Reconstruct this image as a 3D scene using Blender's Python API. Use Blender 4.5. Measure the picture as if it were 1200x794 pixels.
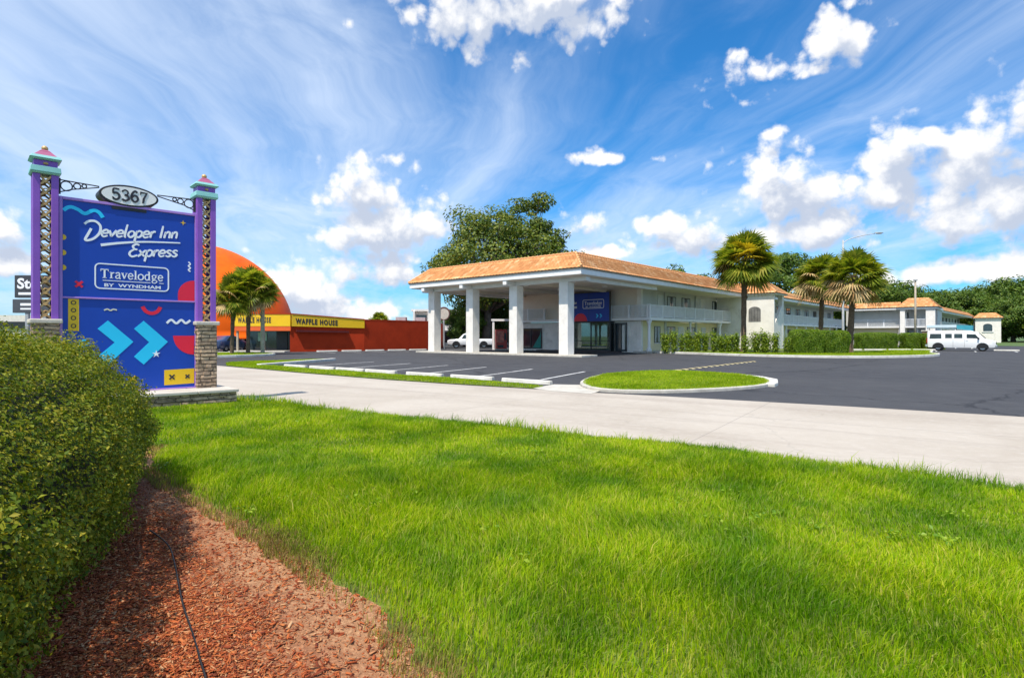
import bpy, bmesh, math, random
import numpy as np
from mathutils import Vector, Matrix
R = math.radians
for o in list(bpy.data.objects): bpy.data.objects.remove(o)
scene = bpy.context.scene
COL = scene.collection
random.seed(7)

# ------------------------------------------------------------------ camera
cam = bpy.data.cameras.new('camera')
cam.sensor_width = 36.0; cam.lens = 20.13
cam.shift_y = -0.0029
cam.clip_start = 0.05; cam.clip_end = 5000
cam_o = bpy.data.objects.new('camera', cam); COL.objects.link(cam_o)
cam_o.location = (0, 0, 1.4); cam_o.rotation_euler = (R(90), 0, 0)
scene.camera = cam_o

# ------------------------------------------------------------------ light
SUN_EL = 62.0
SUN_VEC = Vector((-0.48, -0.877, math.tan(R(SUN_EL)))).normalized()      # towards the sun
sl = bpy.data.lights.new('sun', 'SUN'); sl.energy = 4.6; sl.angle = R(0.53); sl.color = (1.0, 0.925, 0.82)
so = bpy.data.objects.new('sun', sl); COL.objects.link(so)
so.rotation_euler = SUN_VEC.to_track_quat('Z', 'Y').to_euler(); so.location = (0, -20, 40)
scene.view_settings.view_transform = 'Standard'
scene.view_settings.look = 'None'
scene.view_settings.exposure = 0.33
scene.view_settings.gamma = 1.0

# ------------------------------------------------------------------ world: sky with cirrus and cumulus
world = bpy.data.worlds.new('World'); scene.world = world; world.use_nodes = True
wt = world.node_tree
for n in list(wt.nodes): wt.nodes.remove(n)

def nd(nt, typ, **kw):
    n = nt.nodes.new(typ)
    for k, v in kw.items():
        if k.startswith('i_'):
            n.inputs[int(k[2:]) if k[2:].isdigit() else k[2:].replace('_', ' ')].default_value = v
        else: setattr(n, k, v)
    return n

class NT:
    """small node-writing helper"""
    def __init__(s, nt): s.nt = nt
    def val(s, sock, x):
        if hasattr(x, 'is_output') or isinstance(x, bpy.types.NodeSocket): s.nt.links.new(x, sock)
        else: sock.default_value = x
    def math(s, op, a, b=None, c=None, clamp=False):
        n = s.nt.nodes.new('ShaderNodeMath'); n.operation = op; n.use_clamp = clamp
        s.val(n.inputs[0], a)
        if b is not None: s.val(n.inputs[1], b)
        if c is not None: s.val(n.inputs[2], c)
        return n.outputs[0]
    def vmath(s, op, a, b=None):
        n = s.nt.nodes.new('ShaderNodeVectorMath'); n.operation = op
        s.val(n.inputs[0], a)
        if b is not None: s.val(n.inputs[1], b)
        return n.outputs['Value'] if op in ('LENGTH', 'DOT_PRODUCT') else n.outputs[0]
    def comb(s, x, y, z=0.0):
        n = s.nt.nodes.new('ShaderNodeCombineXYZ')
        s.val(n.inputs[0], x); s.val(n.inputs[1], y); s.val(n.inputs[2], z); return n.outputs[0]
    def sep(s, v):
        n = s.nt.nodes.new('ShaderNodeSeparateXYZ'); s.val(n.inputs[0], v); return n.outputs
    def noise(s, v, scale, detail=4.0, rough=0.55, dist=0.0, col=False):
        n = s.nt.nodes.new('ShaderNodeTexNoise')
        if v is not None: s.val(n.inputs['Vector'], v)
        n.inputs['Scale'].default_value = scale; n.inputs['Detail'].default_value = detail
        n.inputs['Roughness'].default_value = rough; n.inputs['Distortion'].default_value = dist
        return n.outputs['Color' if col else 'Fac']
    def voro(s, v, scale, feature='F1', out='Distance', smooth=None):
        n = s.nt.nodes.new('ShaderNodeTexVoronoi'); n.feature = feature
        s.val(n.inputs['Vector'], v); n.inputs['Scale'].default_value = scale
        return n.outputs[out]
    def ss(s, x, a, b, lo=0.0, hi=1.0):
        n = s.nt.nodes.new('ShaderNodeMapRange'); n.interpolation_type = 'SMOOTHSTEP'
        s.val(n.inputs[0], x); n.inputs[1].default_value = a; n.inputs[2].default_value = b
        n.inputs[3].default_value = lo; n.inputs[4].default_value = hi
        return n.outputs[0]
    def mix(s, f, a, b, mode='MIX'):
        n = s.nt.nodes.new('ShaderNodeMix'); n.data_type = 'RGBA'; n.blend_type = mode
        s.val(n.inputs[0], f)
        for sk, x in ((n.inputs[6], a), (n.inputs[7], b)):
            if isinstance(x, (tuple, list)) and len(x) == 3: x = (*x, 1.0)
            s.val(sk, x)
        return n.outputs[2]

W = NT(wt)
sky = nd(wt, 'ShaderNodeTexSky', sky_type='NISHITA', sun_disc=False)
sky.sun_elevation = R(SUN_EL)
sky.sun_rotation = math.atan2(SUN_VEC.x, SUN_VEC.y)
sky.air_density = 1.0; sky.dust_density = 0.6; sky.ozone_density = 2.0
dirv = nd(wt, 'ShaderNodeTexCoord').outputs['Generated']
dx, dy, dz = W.sep(dirv)
az = W.math('ARCTAN2', dx, dy); el = W.math('ARCSINE', dz)
P = W.comb(az, el)
# deeper, more saturated blue, as in the photograph's processing
skyc = W.mix(1.0, sky.outputs[0], (0.26, 0.96, 1.48), 'MULTIPLY')

def ang(px, py):
    return math.atan2(px - 600, 671.0), math.atan2(393.5 - py, math.hypot(671.0, px - 600))
# heaps of cumulus: azimuth, elevation and half sizes, written in the picture's pixels and turned into angles
CUM = [(590, 18, 122, 56), (660, -6, 90, 30), (425, 228, 52, 42), (482, 266, 52, 32), (430, 275, 60, 34), (445, 322, 56, 26),
       (350, 344, 60, 34), (395, 366, 70, 22), (2, 272, 36, 36), (8, 312, 44, 30), (802, 282, 52, 30), (772, 268, 24, 20),
       (926, 232, 82, 54), (958, 272, 58, 32), (895, 282, 52, 24), (1052, 190, 46, 48), (1036, 228, 34, 30), (1090, 160, 22, 22),
       (1172, 182, 86, 72), (1108, 266, 78, 50), (1192, 236, 80, 62), (1160, 318, 100, 24), (1085, 320, 50, 16), (680, 266, 34, 28, .3),
       (978, 52, 50, 36, .12), (886, 82, 50, 32, .25), (958, 84, 50, 24, .3), (712, 187, 50, 16, .36), (772, 186, 40, 14, .42), (694, 298, 36, 10),
       (900, 156, 50, 22, .5), (880, 120, 60, 24, .6), (1010, 330, 60, 18), (1230, 120, 60, 40), (-60, 250, 60, 50), (1290, 220, 80, 70), (-130, 330, 90, 30),
       ]
# unseen clouds added beside and behind the camera to fill shade: azimuth, elevation, half sizes in degrees
CUM_FILL = [(150, 34, 34, 17), (-138, 38, 38, 18), (175, 16, 40, 10), (-172, 20, 30, 10), (98, 24, 26, 11), (-98, 26, 26, 12), (68, 14, 18, 7), (-66, 40, 16, 8)]
def cum_density(p, with_fine=True):
    f = None
    blobs = []
    for cx, cy, rx, ry, *thin in CUM:
        a, e = ang(cx, cy); blobs.append((a, e, 1.38 * rx / 671.0 * math.cos(a) ** 2, 1.32 * ry / 671.0 * math.cos(a), thin[0] if thin else 0.0))
    blobs += [(R(b[0]), R(b[1]), R(b[2] * .68), R(b[3] * .68), 0.0) for b in CUM_FILL]
    for a, e, ra, re, thin in blobs:
        v = W.vmath('MULTIPLY', W.vmath('SUBTRACT', p, (a, e, 0)), (1 / ra, 1 / re, 0))
        v = W.vmath('ADD', v, W.vmath('MULTIPLY', W.vmath('MINIMUM', v, (0, 0, 0)), (0, 0.75, 0)))      # flatter underneath
        l = W.vmath('LENGTH', v)
        if thin: l = W.math('ADD', l, thin)
        f = l if f is None else W.math('SMOOTH_MIN', f, l, 0.22)
    f = W.math('SUBTRACT', 1.0, f)
    n1 = W.noise(p, 11.0, 6.0, 0.62, 0.25)
    if not with_fine: return W.math('ADD', W.math('ADD', f, 0.03), W.math('MULTIPLY', W.math('SUBTRACT', n1, 0.5), 1.75))
    n0 = W.noise(W.vmath('ADD', p, (4.1, 2.3, 0.7)), 34.0, 6.0, 0.62, 0.2)
    d = W.math('ADD', f, W.math('MULTIPLY', W.math('SUBTRACT', n1, 0.5), 1.75))
    d = W.math('ADD', d, W.math('MULTIPLY', W.math('SUBTRACT', n0, 0.5), 0.75))
    v1 = W.voro(W.vmath('ADD', p, W.vmath('MULTIPLY', W.noise(p, 14.0, 2.0, 0.5, 0.0, True), (0.05, 0.05, 0.0))), 24.0)
    v2 = W.voro(W.vmath('ADD', p, W.vmath('MULTIPLY', W.noise(p, 40.0, 2.0, 0.5, 0.0, True), (0.02, 0.02, 0.0))), 62.0)
    d = W.math('ADD', d, W.math('MULTIPLY', W.math('SUBTRACT', 0.40, v1), 0.75))
    d = W.math('ADD', d, W.math('MULTIPLY', W.math('SUBTRACT', 0.40, v2), 0.35))
    return d
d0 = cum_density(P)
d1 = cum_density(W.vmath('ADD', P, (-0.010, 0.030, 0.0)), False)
alpha = W.ss(d0, -0.02, 0.50)
shade = W.ss(d1, -0.05, 0.85)
edge = W.ss(W.math('SUBTRACT', d0, d1), -0.25, 0.50)
cwhite = (9.2, 9.1, 9.0); cgrey = (4.6, 5.2, 6.4)
cc = W.mix(W.math('MULTIPLY', shade, W.math('SUBTRACT', 1.0, W.math('MULTIPLY', edge, 0.85))), cwhite, cgrey)

# cirrus: streaks on a high flat layer, all running the same way
zz = W.math('ADD', W.math('MAXIMUM', dz, 0.0), 0.10)
qx = W.math('DIVIDE', dx, zz); qy = W.math('DIVIDE', dy, zz)
ca, sa = math.cos(R(-12)), math.sin(R(-12))
al = W.math('ADD', W.math('MULTIPLY', qx, sa), W.math('MULTIPLY', qy, ca))
ac = W.math('SUBTRACT', W.math('MULTIPLY', qx, ca), W.math('MULTIPLY', qy, sa))
warp = W.noise(W.comb(al, ac), 0.8, 3.0, 0.5, 0.0, True)
wv = W.vmath('MULTIPLY', W.vmath('SUBTRACT', warp, (0.5, 0.5, 0.5)), (1.3, 0.7, 0))
q1 = W.vmath('ADD', W.comb(W.math('MULTIPLY', al, 0.26), W.math('MULTIPLY', ac, 1.15)), wv)
c1 = W.noise(q1, 1.6, 10.0, 0.60, 0.25)
c2 = W.noise(W.vmath('ADD', W.comb(W.math('MULTIPLY', al, 0.30), W.math('MULTIPLY', ac, 0.45)), (3.7, 8.1, 0)), 1.0, 3.0, 0.5)
left = W.ss(az, -0.95, 0.6, 0.21, 0.10)
cir = W.ss(W.math('ADD', W.math('ADD', W.math('MULTIPLY', c1, 0.75), W.math('MULTIPLY', c2, 0.5)), left), 0.54, 1.0)
cir = W.math('MULTIPLY', cir, W.ss(dz, 0.0, 0.16, 0.30, 0.80))
skyc = W.mix(cir, skyc, (6.8, 7.8, 9.3))
# thin bright bank low over the horizon
lb = W.math('MULTIPLY', W.ss(el, 0.22, 0.0), W.ss(W.noise(W.vmath('MULTIPLY', P, (1.0, 2.2, 0)), 7.0, 6.0, 0.6), 0.40, 0.68))
skyc = W.mix(W.math('MULTIPLY', lb, 0.62), skyc, (7.2, 8.0, 9.2))
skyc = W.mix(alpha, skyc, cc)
bg = nd(wt, 'ShaderNodeBackground'); bg.inputs[1].default_value = 0.1
wt.links.new(skyc, bg.inputs[0])
wo = nd(wt, 'ShaderNodeOutputWorld'); wt.links.new(bg.outputs[0], wo.inputs[0])

# ------------------------------------------------------------------ helpers
def tag(o, label=None, cat=None, group=None, kind=None):
    if label: o['label'] = label
    if cat: o['category'] = cat
    if group: o['group'] = group
    if kind: o['kind'] = kind
    return o
def thing(name, label, cat, loc=(0, 0, 0), rz=0.0, group=None):
    o = bpy.data.objects.new(name, None); COL.objects.link(o)
    o.location = loc; o.rotation_euler = (0, 0, rz); o.empty_display_size = 0.3
    return tag(o, label, cat, group)
def copy_tree(o, loc=None, rz=None, label=None, scale=None, parent=None):
    c = o.copy(); COL.objects.link(c)
    if parent is not None: c.parent = parent
    for ch in o.children: copy_tree(ch, parent=c)
    if loc is not None: c.location = loc
    if rz is not None: c.rotation_euler = (0, 0, rz)
    if scale is not None: c.scale = (scale, scale, scale) if not hasattr(scale, '__len__') else scale
    if label: c['label'] = label
    return c

class MB:
    def __init__(s): s.v = []; s.f = []; s.m = []
    def add(s, verts, faces, mi=0):
        b = len(s.v); s.v += [tuple(p) for p in verts]
        for f in faces: s.f.append([b + i for i in f]); s.m.append(mi)
        return s
    def box(s, x0, x1, y0, y1, z0, z1, mi=0):
        return s.add([(x0, y0, z0), (x1, y0, z0), (x1, y1, z0), (x0, y1, z0), (x0, y0, z1), (x1, y0, z1), (x1, y1, z1), (x0, y1, z1)],
                     [(0, 3, 2, 1), (4, 5, 6, 7), (0, 1, 5, 4), (1, 2, 6, 5), (2, 3, 7, 6), (3, 0, 4, 7)], mi)
    def bar(s, a, b, w, h, up=(0, 0, 1), mi=0):
        a = Vector(a); b = Vector(b); d = (b - a).normalized(); up = Vector(up)
        if abs(d.dot(up)) > 0.98: up = Vector((1, 0, 0))
        x = d.cross(up).normalized() * (w / 2); y = x.cross(d).normalized() * (h / 2)
        vs = [p + sx * x + sy * y for p in (a, b) for sx, sy in ((-1, -1), (1, -1), (1, 1), (-1, 1))]
        return s.add(vs, [(0, 1, 2, 3), (7, 6, 5, 4), (0, 4, 5, 1), (1, 5, 6, 2), (2, 6, 7, 3), (3, 7, 4, 0)], mi)
    def prism(s, poly, z0, z1, mi=0):
        n = len(poly)
        A = sum(poly[i][0] * poly[(i + 1) % n][1] - poly[(i + 1) % n][0] * poly[i][1] for i in range(n))
        if A < 0: poly = poly[::-1]
        vs = [(p[0], p[1], z0) for p in poly] + [(p[0], p[1], z1) for p in poly]
        fs = [tuple(range(n - 1, -1, -1)), tuple(range(n, 2 * n))] + [(i, (i + 1) % n, n + (i + 1) % n, n + i) for i in range(n)]
        return s.add(vs, fs, mi)
    def prism_y(s, poly, y0, y1, mi=0):        # polygon in the x-z plane, pushed along y
        n = len(poly)
        A = sum(poly[i][0] * poly[(i + 1) % n][1] - poly[(i + 1) % n][0] * poly[i][1] for i in range(n))
        if A < 0: poly = poly[::-1]
        vs = [(p[0], y0, p[1]) for p in poly] + [(p[0], y1, p[1]) for p in poly]
        fs = [tuple(range(n)), tuple(range(2 * n - 1, n - 1, -1))] + [(i, n + i, n + (i + 1) % n, (i + 1) % n) for i in range(n)]
        return s.add(vs, fs, mi)
    def tube(s, pts, radii, seg=8, mi=0, caps=True):
        pts = [Vector(p) for p in pts]
        if not hasattr(radii, '__len__'): radii = [radii] * len(pts)
        b = len(s.v); ref = None
        for i, p in enumerate(pts):
            d = (pts[min(i + 1, len(pts) - 1)] - pts[max(i - 1, 0)]).normalized()
            if ref is None:
                ref = Vector((1, 0, 0)) if abs(d.x) < 0.8 else Vector((0, 1, 0))
            x = (ref - d * ref.dot(d)).normalized(); ref = x; y = d.cross(x)
            for k in range(seg):
                t = 2 * math.pi * k / seg
                q = p + radii[i] * (math.cos(t) * x + math.sin(t) * y); s.v.append(tuple(q))
        for i in range(len(pts) - 1):
            for k in range(seg):
                k2 = (k + 1) % seg
                s.f.append([b + i * seg + k, b + i * seg + k2, b + (i + 1) * seg + k2, b + (i + 1) * seg + k]); s.m.append(mi)
        if caps:
            s.f.append([b + k for k in range(seg - 1, -1, -1)]); s.m.append(mi)
            e = b + (len(pts) - 1) * seg; s.f.append([e + k for k in range(seg)]); s.m.append(mi)
        return s
    def lathe(s, prof, seg=16, c=(0, 0, 0), mi=0):   # prof: (radius, z)
        b = len(s.v)
        for r, z in prof:
            for k in range(seg):
                t = 2 * math.pi * k / seg; s.v.append((c[0] + r * math.cos(t), c[1] + r * math.sin(t), c[2] + z))
        for i in range(len(prof) - 1):
            for k in range(seg):
                k2 = (k + 1) % seg
                s.f.append([b + i * seg + k, b + i * seg + k2, b + (i + 1) * seg + k2, b + (i + 1) * seg + k]); s.m.append(mi)
        return s
    def build(s, name, mats, parent=None, smooth=False, bevel=0.0, loc=None):
        me = bpy.data.meshes.new(name); me.from_pydata(s.v, [], s.f)
        if not isinstance(mats, (list, tuple)): mats = [mats]
        for m in mats: me.materials.append(m)
        me.polygons.foreach_set('material_index', s.m)
        if smooth: me.polygons.foreach_set('use_smooth', [True] * len(s.f))
        me.update()
        o = bpy.data.objects.new(name, me); COL.objects.link(o)
        if parent is not None: o.parent = parent
        if loc is not None: o.location = loc
        if bevel:
            b = o.modifiers.new('bevel', 'BEVEL'); b.width = bevel; b.segments = 2; b.limit_method = 'ANGLE'; b.angle_limit = R(40)
        return o

def npmesh(name, V, quads, mats, parent=None, tris=None, mi=None, uv=None, smooth=False):
    """mesh from numpy arrays; quads (n,4), tris (m,3)"""
    V = np.asarray(V, dtype=np.float32)
    me = bpy.data.meshes.new(name)
    nq = 0 if quads is None else len(quads); ntr = 0 if tris is None else len(tris)
    loops = np.concatenate([np.asarray(a, dtype=np.int32).ravel() for a in (quads, tris) if a is not None and len(a)])
    starts = np.concatenate([np.arange(nq) * 4, nq * 4 + np.arange(ntr) * 3]).astype(np.int32)
    me.vertices.add(len(V)); me.vertices.foreach_set('co', V.ravel())
    me.loops.add(len(loops)); me.loops.foreach_set('vertex_index', loops)
    me.polygons.add(nq + ntr); me.polygons.foreach_set('loop_start', starts)
    if not isinstance(mats, (list, tuple)): mats = [mats]
    for m in mats: me.materials.append(m)
    if mi is not None: me.polygons.foreach_set('material_index', np.asarray(mi, dtype=np.int32))
    if uv is not None:
        l = me.uv_layers.new(name='UVMap'); l.data.foreach_set('uv', np.asarray(uv, dtype=np.float32)[loops].ravel())
    if smooth: me.polygons.foreach_set('use_smooth', np.ones(nq + ntr, dtype=bool))
    me.update(calc_edges=True); me.validate()
    o = bpy.data.objects.new(name, me); COL.objects.link(o)
    if parent is not None: o.parent = parent
    return o

def inpoly(x, y, poly):
    x = np.asarray(x); y = np.asarray(y); c = np.zeros(x.shape, bool); n = len(poly)
    for i in range(n):
        x0, y0 = poly[i]; x1, y1 = poly[(i + 1) % n]
        if y0 == y1: continue
        hit = ((y0 > y) != (y1 > y)) & (x < (x1 - x0) * (y - y0) / (y1 - y0) + x0)
        c ^= hit
    return c
def catmull(pts, n=6, closed=False):
    pts = [np.array(p, float) for p in pts]; out = []
    m = len(pts)
    for i in range(m if closed else m - 1):
        p0 = pts[(i - 1) % m] if closed else pts[max(i - 1, 0)]; p1 = pts[i % m]; p2 = pts[(i + 1) % m]
        p3 = pts[(i + 2) % m] if closed else pts[min(i + 2, m - 1)]
        for k in range(n):
            t = k / n
            out.append(tuple(0.5 * ((2 * p1) + (p2 - p0) * t + (2 * p0 - 5 * p1 + 4 * p2 - p3) * t * t + (3 * p1 - p0 - 3 * p2 + p3) * t ** 3)))
    if not closed: out.append(tuple(pts[-1]))
    return out

# ------------------------------------------------------------------ materials
def mat_new(name):
    m = bpy.data.materials.new(name); m.use_nodes = True
    return m, m.node_tree, NT(m.node_tree), m.node_tree.nodes['Principled BSDF']
def c4(c): return (c[0], c[1], c[2], 1.0)
def pmat(name, col, rough=0.6, var=0.12, scale=3.0, bump=0.0, bscale=40.0, metallic=0.0, spec=0.5, dirt=None, dscale=0.8, damt=0.5):
    m, nt, T, b = mat_new(name)
    oc = nd(nt, 'ShaderNodeTexCoord').outputs['Object']
    n = T.noise(oc, scale, 5.0, 0.6)
    lo = tuple(max(0, x * (1 - var)) for x in col); hi = tuple(min(1, x * (1 + var)) for x in col)
    c = T.mix(T.ss(n, 0.3, 0.7), lo, hi)
    if dirt:
        c = T.mix(T.math('MULTIPLY', T.ss(T.noise(oc, dscale, 6.0, 0.65, 0.4), 0.48, 0.75), damt), c, dirt)
    nt.links.new(c, b.inputs['Base Color'])
    b.inputs['Roughness'].default_value = rough; b.inputs['Metallic'].default_value = metallic
    b.inputs['Specular IOR Level'].default_value = spec
    if bump:
        bp = nd(nt, 'ShaderNodeBump'); bp.inputs['Strength'].default_value = bump; bp.inputs['Distance'].default_value = 0.02
        nt.links.new(T.noise(oc, bscale, 4.0, 0.6), bp.inputs['Height']); nt.links.new(bp.outputs[0], b.inputs['Normal'])
    return m
def leafmat(name, cols, trans=0.35, rough=0.45, patch=None, pscale=0.8, spec=0.35):
    """leaf with a random tint per leaf; light also comes through it"""
    m, nt, T, b = mat_new(name)
    geo = nd(nt, 'ShaderNodeNewGeometry')
    cr = nd(nt, 'ShaderNodeValToRGB'); nt.links.new(geo.outputs['Random Per Island'], cr.inputs[0])
    el = cr.color_ramp.elements
    while len(el) < len(cols): el.new(0.5)
    for i, c in enumerate(cols): el[i].position = i / (len(cols) - 1); el[i].color = c4(c)
    c = cr.outputs[0]
    if patch:
        pn = T.noise(geo.outputs['Position'], pscale, 4.0, 0.6)
        c = T.mix(T.ss(pn, 0.35, 0.68), c, T.mix(1.0, c, patch, 'MULTIPLY'))
    nt.links.new(c, b.inputs['Base Color']); b.inputs['Roughness'].default_value = rough
    b.inputs['Specular IOR Level'].default_value = spec
    tr = nd(nt, 'ShaderNodeBsdfTranslucent'); nt.links.new(T.mix(1.0, c, (1.15, 1.2, 0.6), 'MULTIPLY'), tr.inputs[0])
    mx = nd(nt, 'ShaderNodeMixShader'); mx.inputs[0].default_value = trans
    nt.links.new(b.outputs[0], mx.inputs[1]); nt.links.new(tr.outputs[0], mx.inputs[2])
    nt.links.new(mx.outputs[0], nt.nodes['Material Output'].inputs[0])
    return m
def glassmat(name, tint=(0.55, 0.65, 0.62), mixf=0.35):
    m, nt, T, b = mat_new(name)
    g = nd(nt, 'ShaderNodeBsdfGlossy'); g.inputs['Roughness'].default_value = 0.02; g.inputs[0].default_value = (0.9, 0.95, 0.95, 1)
    t = nd(nt, 'ShaderNodeBsdfTransparent'); t.inputs[0].default_value = c4(tint)
    fr = nd(nt, 'ShaderNodeFresnel'); fr.inputs[0].default_value = 1.5
    f = T.math('ADD', fr.outputs[0], mixf * 0.3, clamp=True)
    mx = nd(nt, 'ShaderNodeMixShader'); nt.links.new(f, mx.inputs[0])
    nt.links.new(t.outputs[0], mx.inputs[1]); nt.links.new(g.outputs[0], mx.inputs[2])
    nt.links.new(mx.outputs[0], nt.nodes['Material Output'].inputs[0])
    return m
def stonemat(name, bw, bh, c1, c2, mortar, bump=0.6):
    m, nt, T, b = mat_new(name)
    x, y, z = T.sep(nd(nt, 'ShaderNodeTexCoord').outputs['Object'])
    oc = nd(nt, 'ShaderNodeTexCoord').outputs['Object']
    v = T.vmath('ADD', T.comb(T.math('ADD', x, y), z, 0.0), T.vmath('MULTIPLY', T.vmath('SUBTRACT', T.noise(oc, 6.0, 2.0, 0.5, 0.0, True), (0.5, 0.5, 0.5)), (0.09, 0.05, 0)))
    br = nd(nt, 'ShaderNodeTexBrick'); nt.links.new(v, br.inputs['Vector'])
    br.inputs['Color1'].default_value = c4(c1); br.inputs['Color2'].default_value = c4(c2); br.inputs['Mortar'].default_value = c4(mortar)
    br.inputs['Scale'].default_value = 1.0; br.inputs['Mortar Size'].default_value = 0.010
    br.inputs['Brick Width'].default_value = bw; br.inputs['Row Height'].default_value = bh
    br.offset = 0.37; br.squash = 0.6; br.squash_frequency = 3
    n = T.noise(oc, 9.0, 5.0, 0.65)
    c = T.mix(1.0, br.outputs['Color'], T.mix(T.ss(n, 0.3, 0.7), (0.6, 0.56, 0.52), (1.25, 1.2, 1.15)), 'MULTIPLY')
    nt.links.new(c, b.inputs['Base Color']); b.inputs['Roughness'].default_value = 0.85
    bp = nd(nt, 'ShaderNodeBump'); bp.inputs['Strength'].default_value = bump; bp.inputs['Distance'].default_value = 0.03
    h = T.math('ADD', T.math('MULTIPLY', T.math('SUBTRACT', 1.0, br.outputs['Fac']), 1.0), T.math('MULTIPLY', n, 0.6))
    nt.links.new(h, bp.inputs['Height']); nt.links.new(bp.outputs[0], b.inputs['Normal'])
    return m

M = {}
M['stucco'] = pmat('white_stucco', (0.83, 0.79, 0.725), 0.85, 0.06, 1.2, 0.5, 45, dirt=(0.46, 0.41, 0.34), dscale=1.1, damt=0.4)
M['wall_grey'] = pmat('grey_wall_paint', (0.62, 0.61, 0.57), 0.8, 0.05, 1.0, 0.15, 60, dirt=(0.4, 0.38, 0.34), damt=0.2)
M['wall_cream'] = pmat('cream_wall_paint', (0.84, 0.73, 0.45), 0.8, 0.05, 1.0, 0.15, 60)
M['ceiling'] = pmat('canopy_ceiling_paint', (0.78, 0.70, 0.61), 0.85, 0.05, 0.6, 0.1, 30)
M['white'] = pmat('white_trim_paint', (0.82, 0.81, 0.79), 0.5, 0.04, 2.0, dirt=(0.55, 0.53, 0.5), damt=0.15)
M['rail'] = pmat('railing_paint', (0.76, 0.77, 0.78), 0.5, 0.04, 2.0)
M['dark_frame'] = pmat('dark_metal_frame', (0.025, 0.027, 0.03), 0.4, 0.1, 5.0)
M['glass'] = glassmat('clear_glass')
M['glass_dark'] = pmat('dark_window_glass', (0.03, 0.045, 0.055), 0.06, 0.3, 1.2, spec=0.9)
M['curtain'] = pmat('pale_curtain', (0.50, 0.52, 0.52), 0.9, 0.2, 9.0)
M['door_paint'] = pmat('door_paint', (0.66, 0.65, 0.60), 0.5, 0.05, 2.0)
M['black'] = pmat('black_plastic', (0.012, 0.012, 0.014), 0.5, 0.2, 8.0)
M['rubber'] = pmat('tyre_rubber', (0.018, 0.018, 0.019), 0.85, 0.2, 8.0)
M['chrome'] = pmat('alloy_rim', (0.55, 0.56, 0.58), 0.3, 0.1, 8.0, metallic=0.9)
M['concrete_white'] = pmat('painted_kerb_concrete', (0.62, 0.60, 0.54), 0.9, 0.12, 3.0, 0.3, 70, dirt=(0.27, 0.25, 0.21), dscale=1.6, damt=0.7)
M['concrete'] = pmat('plain_concrete', (0.50, 0.47, 0.41), 0.9, 0.12, 3.0, 0.3, 70, dirt=(0.26, 0.24, 0.2), dscale=1.2, damt=0.5)
M['lamp_grey'] = pmat('galvanised_pole', (0.42, 0.43, 0.43), 0.5, 0.1, 5.0, metallic=0.4)
M['wood_pole'] = pmat('weathered_pole', (0.40, 0.34, 0.26), 0.8, 0.15, 5.0)

# ------------------------------------------------------------------ ground materials
def asphalt_mat():
    m, nt, T, b = mat_new('sealed_asphalt')
    oc = nd(nt, 'ShaderNodeTexCoord').outputs['Object']
    n1 = T.noise(oc, 0.18, 5.0, 0.6, 0.6); n2 = T.noise(oc, 1.4, 5.0, 0.6); n3 = T.noise(oc, 90.0, 3.0, 0.6)
    c = T.mix(T.ss(n1, 0.3, 0.7), (0.039, 0.039, 0.043), (0.053, 0.053, 0.056))
    c = T.mix(T.ss(n2, 0.42, 0.72, 0, 0.75), c, (0.068, 0.068, 0.072))
    c = T.mix(T.ss(n3, 0.3, 0.75, 0, 0.5), c, (0.075, 0.075, 0.08))
    # tyre-worn streaks along the driving aisle
    st = T.noise(T.vmath('MULTIPLY', oc, (1.2, 0.08, 1.0)), 1.0, 4.0, 0.6)
    c = T.mix(T.ss(st, 0.55, 0.8, 0, 0.35), c, (0.074, 0.072, 0.074))
    # oil spots, sealed crack lines and a few darker patch repairs
    sp = T.voro(T.vmath('ADD', oc, T.vmath('MULTIPLY', T.noise(oc, 2.0, 3.0, 0.6, 0.0, True), (0.5, 0.5, 0))), 0.42)
    c = T.mix(T.ss(sp, 0.16, 0.05, 0, 0.6), c, (0.014, 0.014, 0.015))
    ck = T.voro(T.vmath('ADD', oc, T.vmath('MULTIPLY', T.noise(oc, 0.9, 5.0, 0.65, 0.0, True), (1.6, 1.6, 0))), 0.11, 'DISTANCE_TO_EDGE')
    c = T.mix(T.ss(ck, 0.006, 0.003, 0, 0.7), c, (0.015, 0.015, 0.017))
    n5 = T.noise(oc, 0.07, 2.0, 0.5); c = T.mix(T.ss(n5, 0.56, 0.60, 0, 0.22), c, (0.03, 0.03, 0.034))
    nt.links.new(c, b.inputs['Base Color']); b.inputs['Roughness'].default_value = 0.82
    b.inputs['Specular IOR Level'].default_value = 0.3
    bp = nd(nt, 'ShaderNodeBump'); bp.inputs['Strength'].default_value = 0.4; bp.inputs['Distance'].default_value = 0.01
    nt.links.new(n3, bp.inputs['Height']); nt.links.new(bp.outputs[0], b.inputs['Normal'])
    return m
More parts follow.
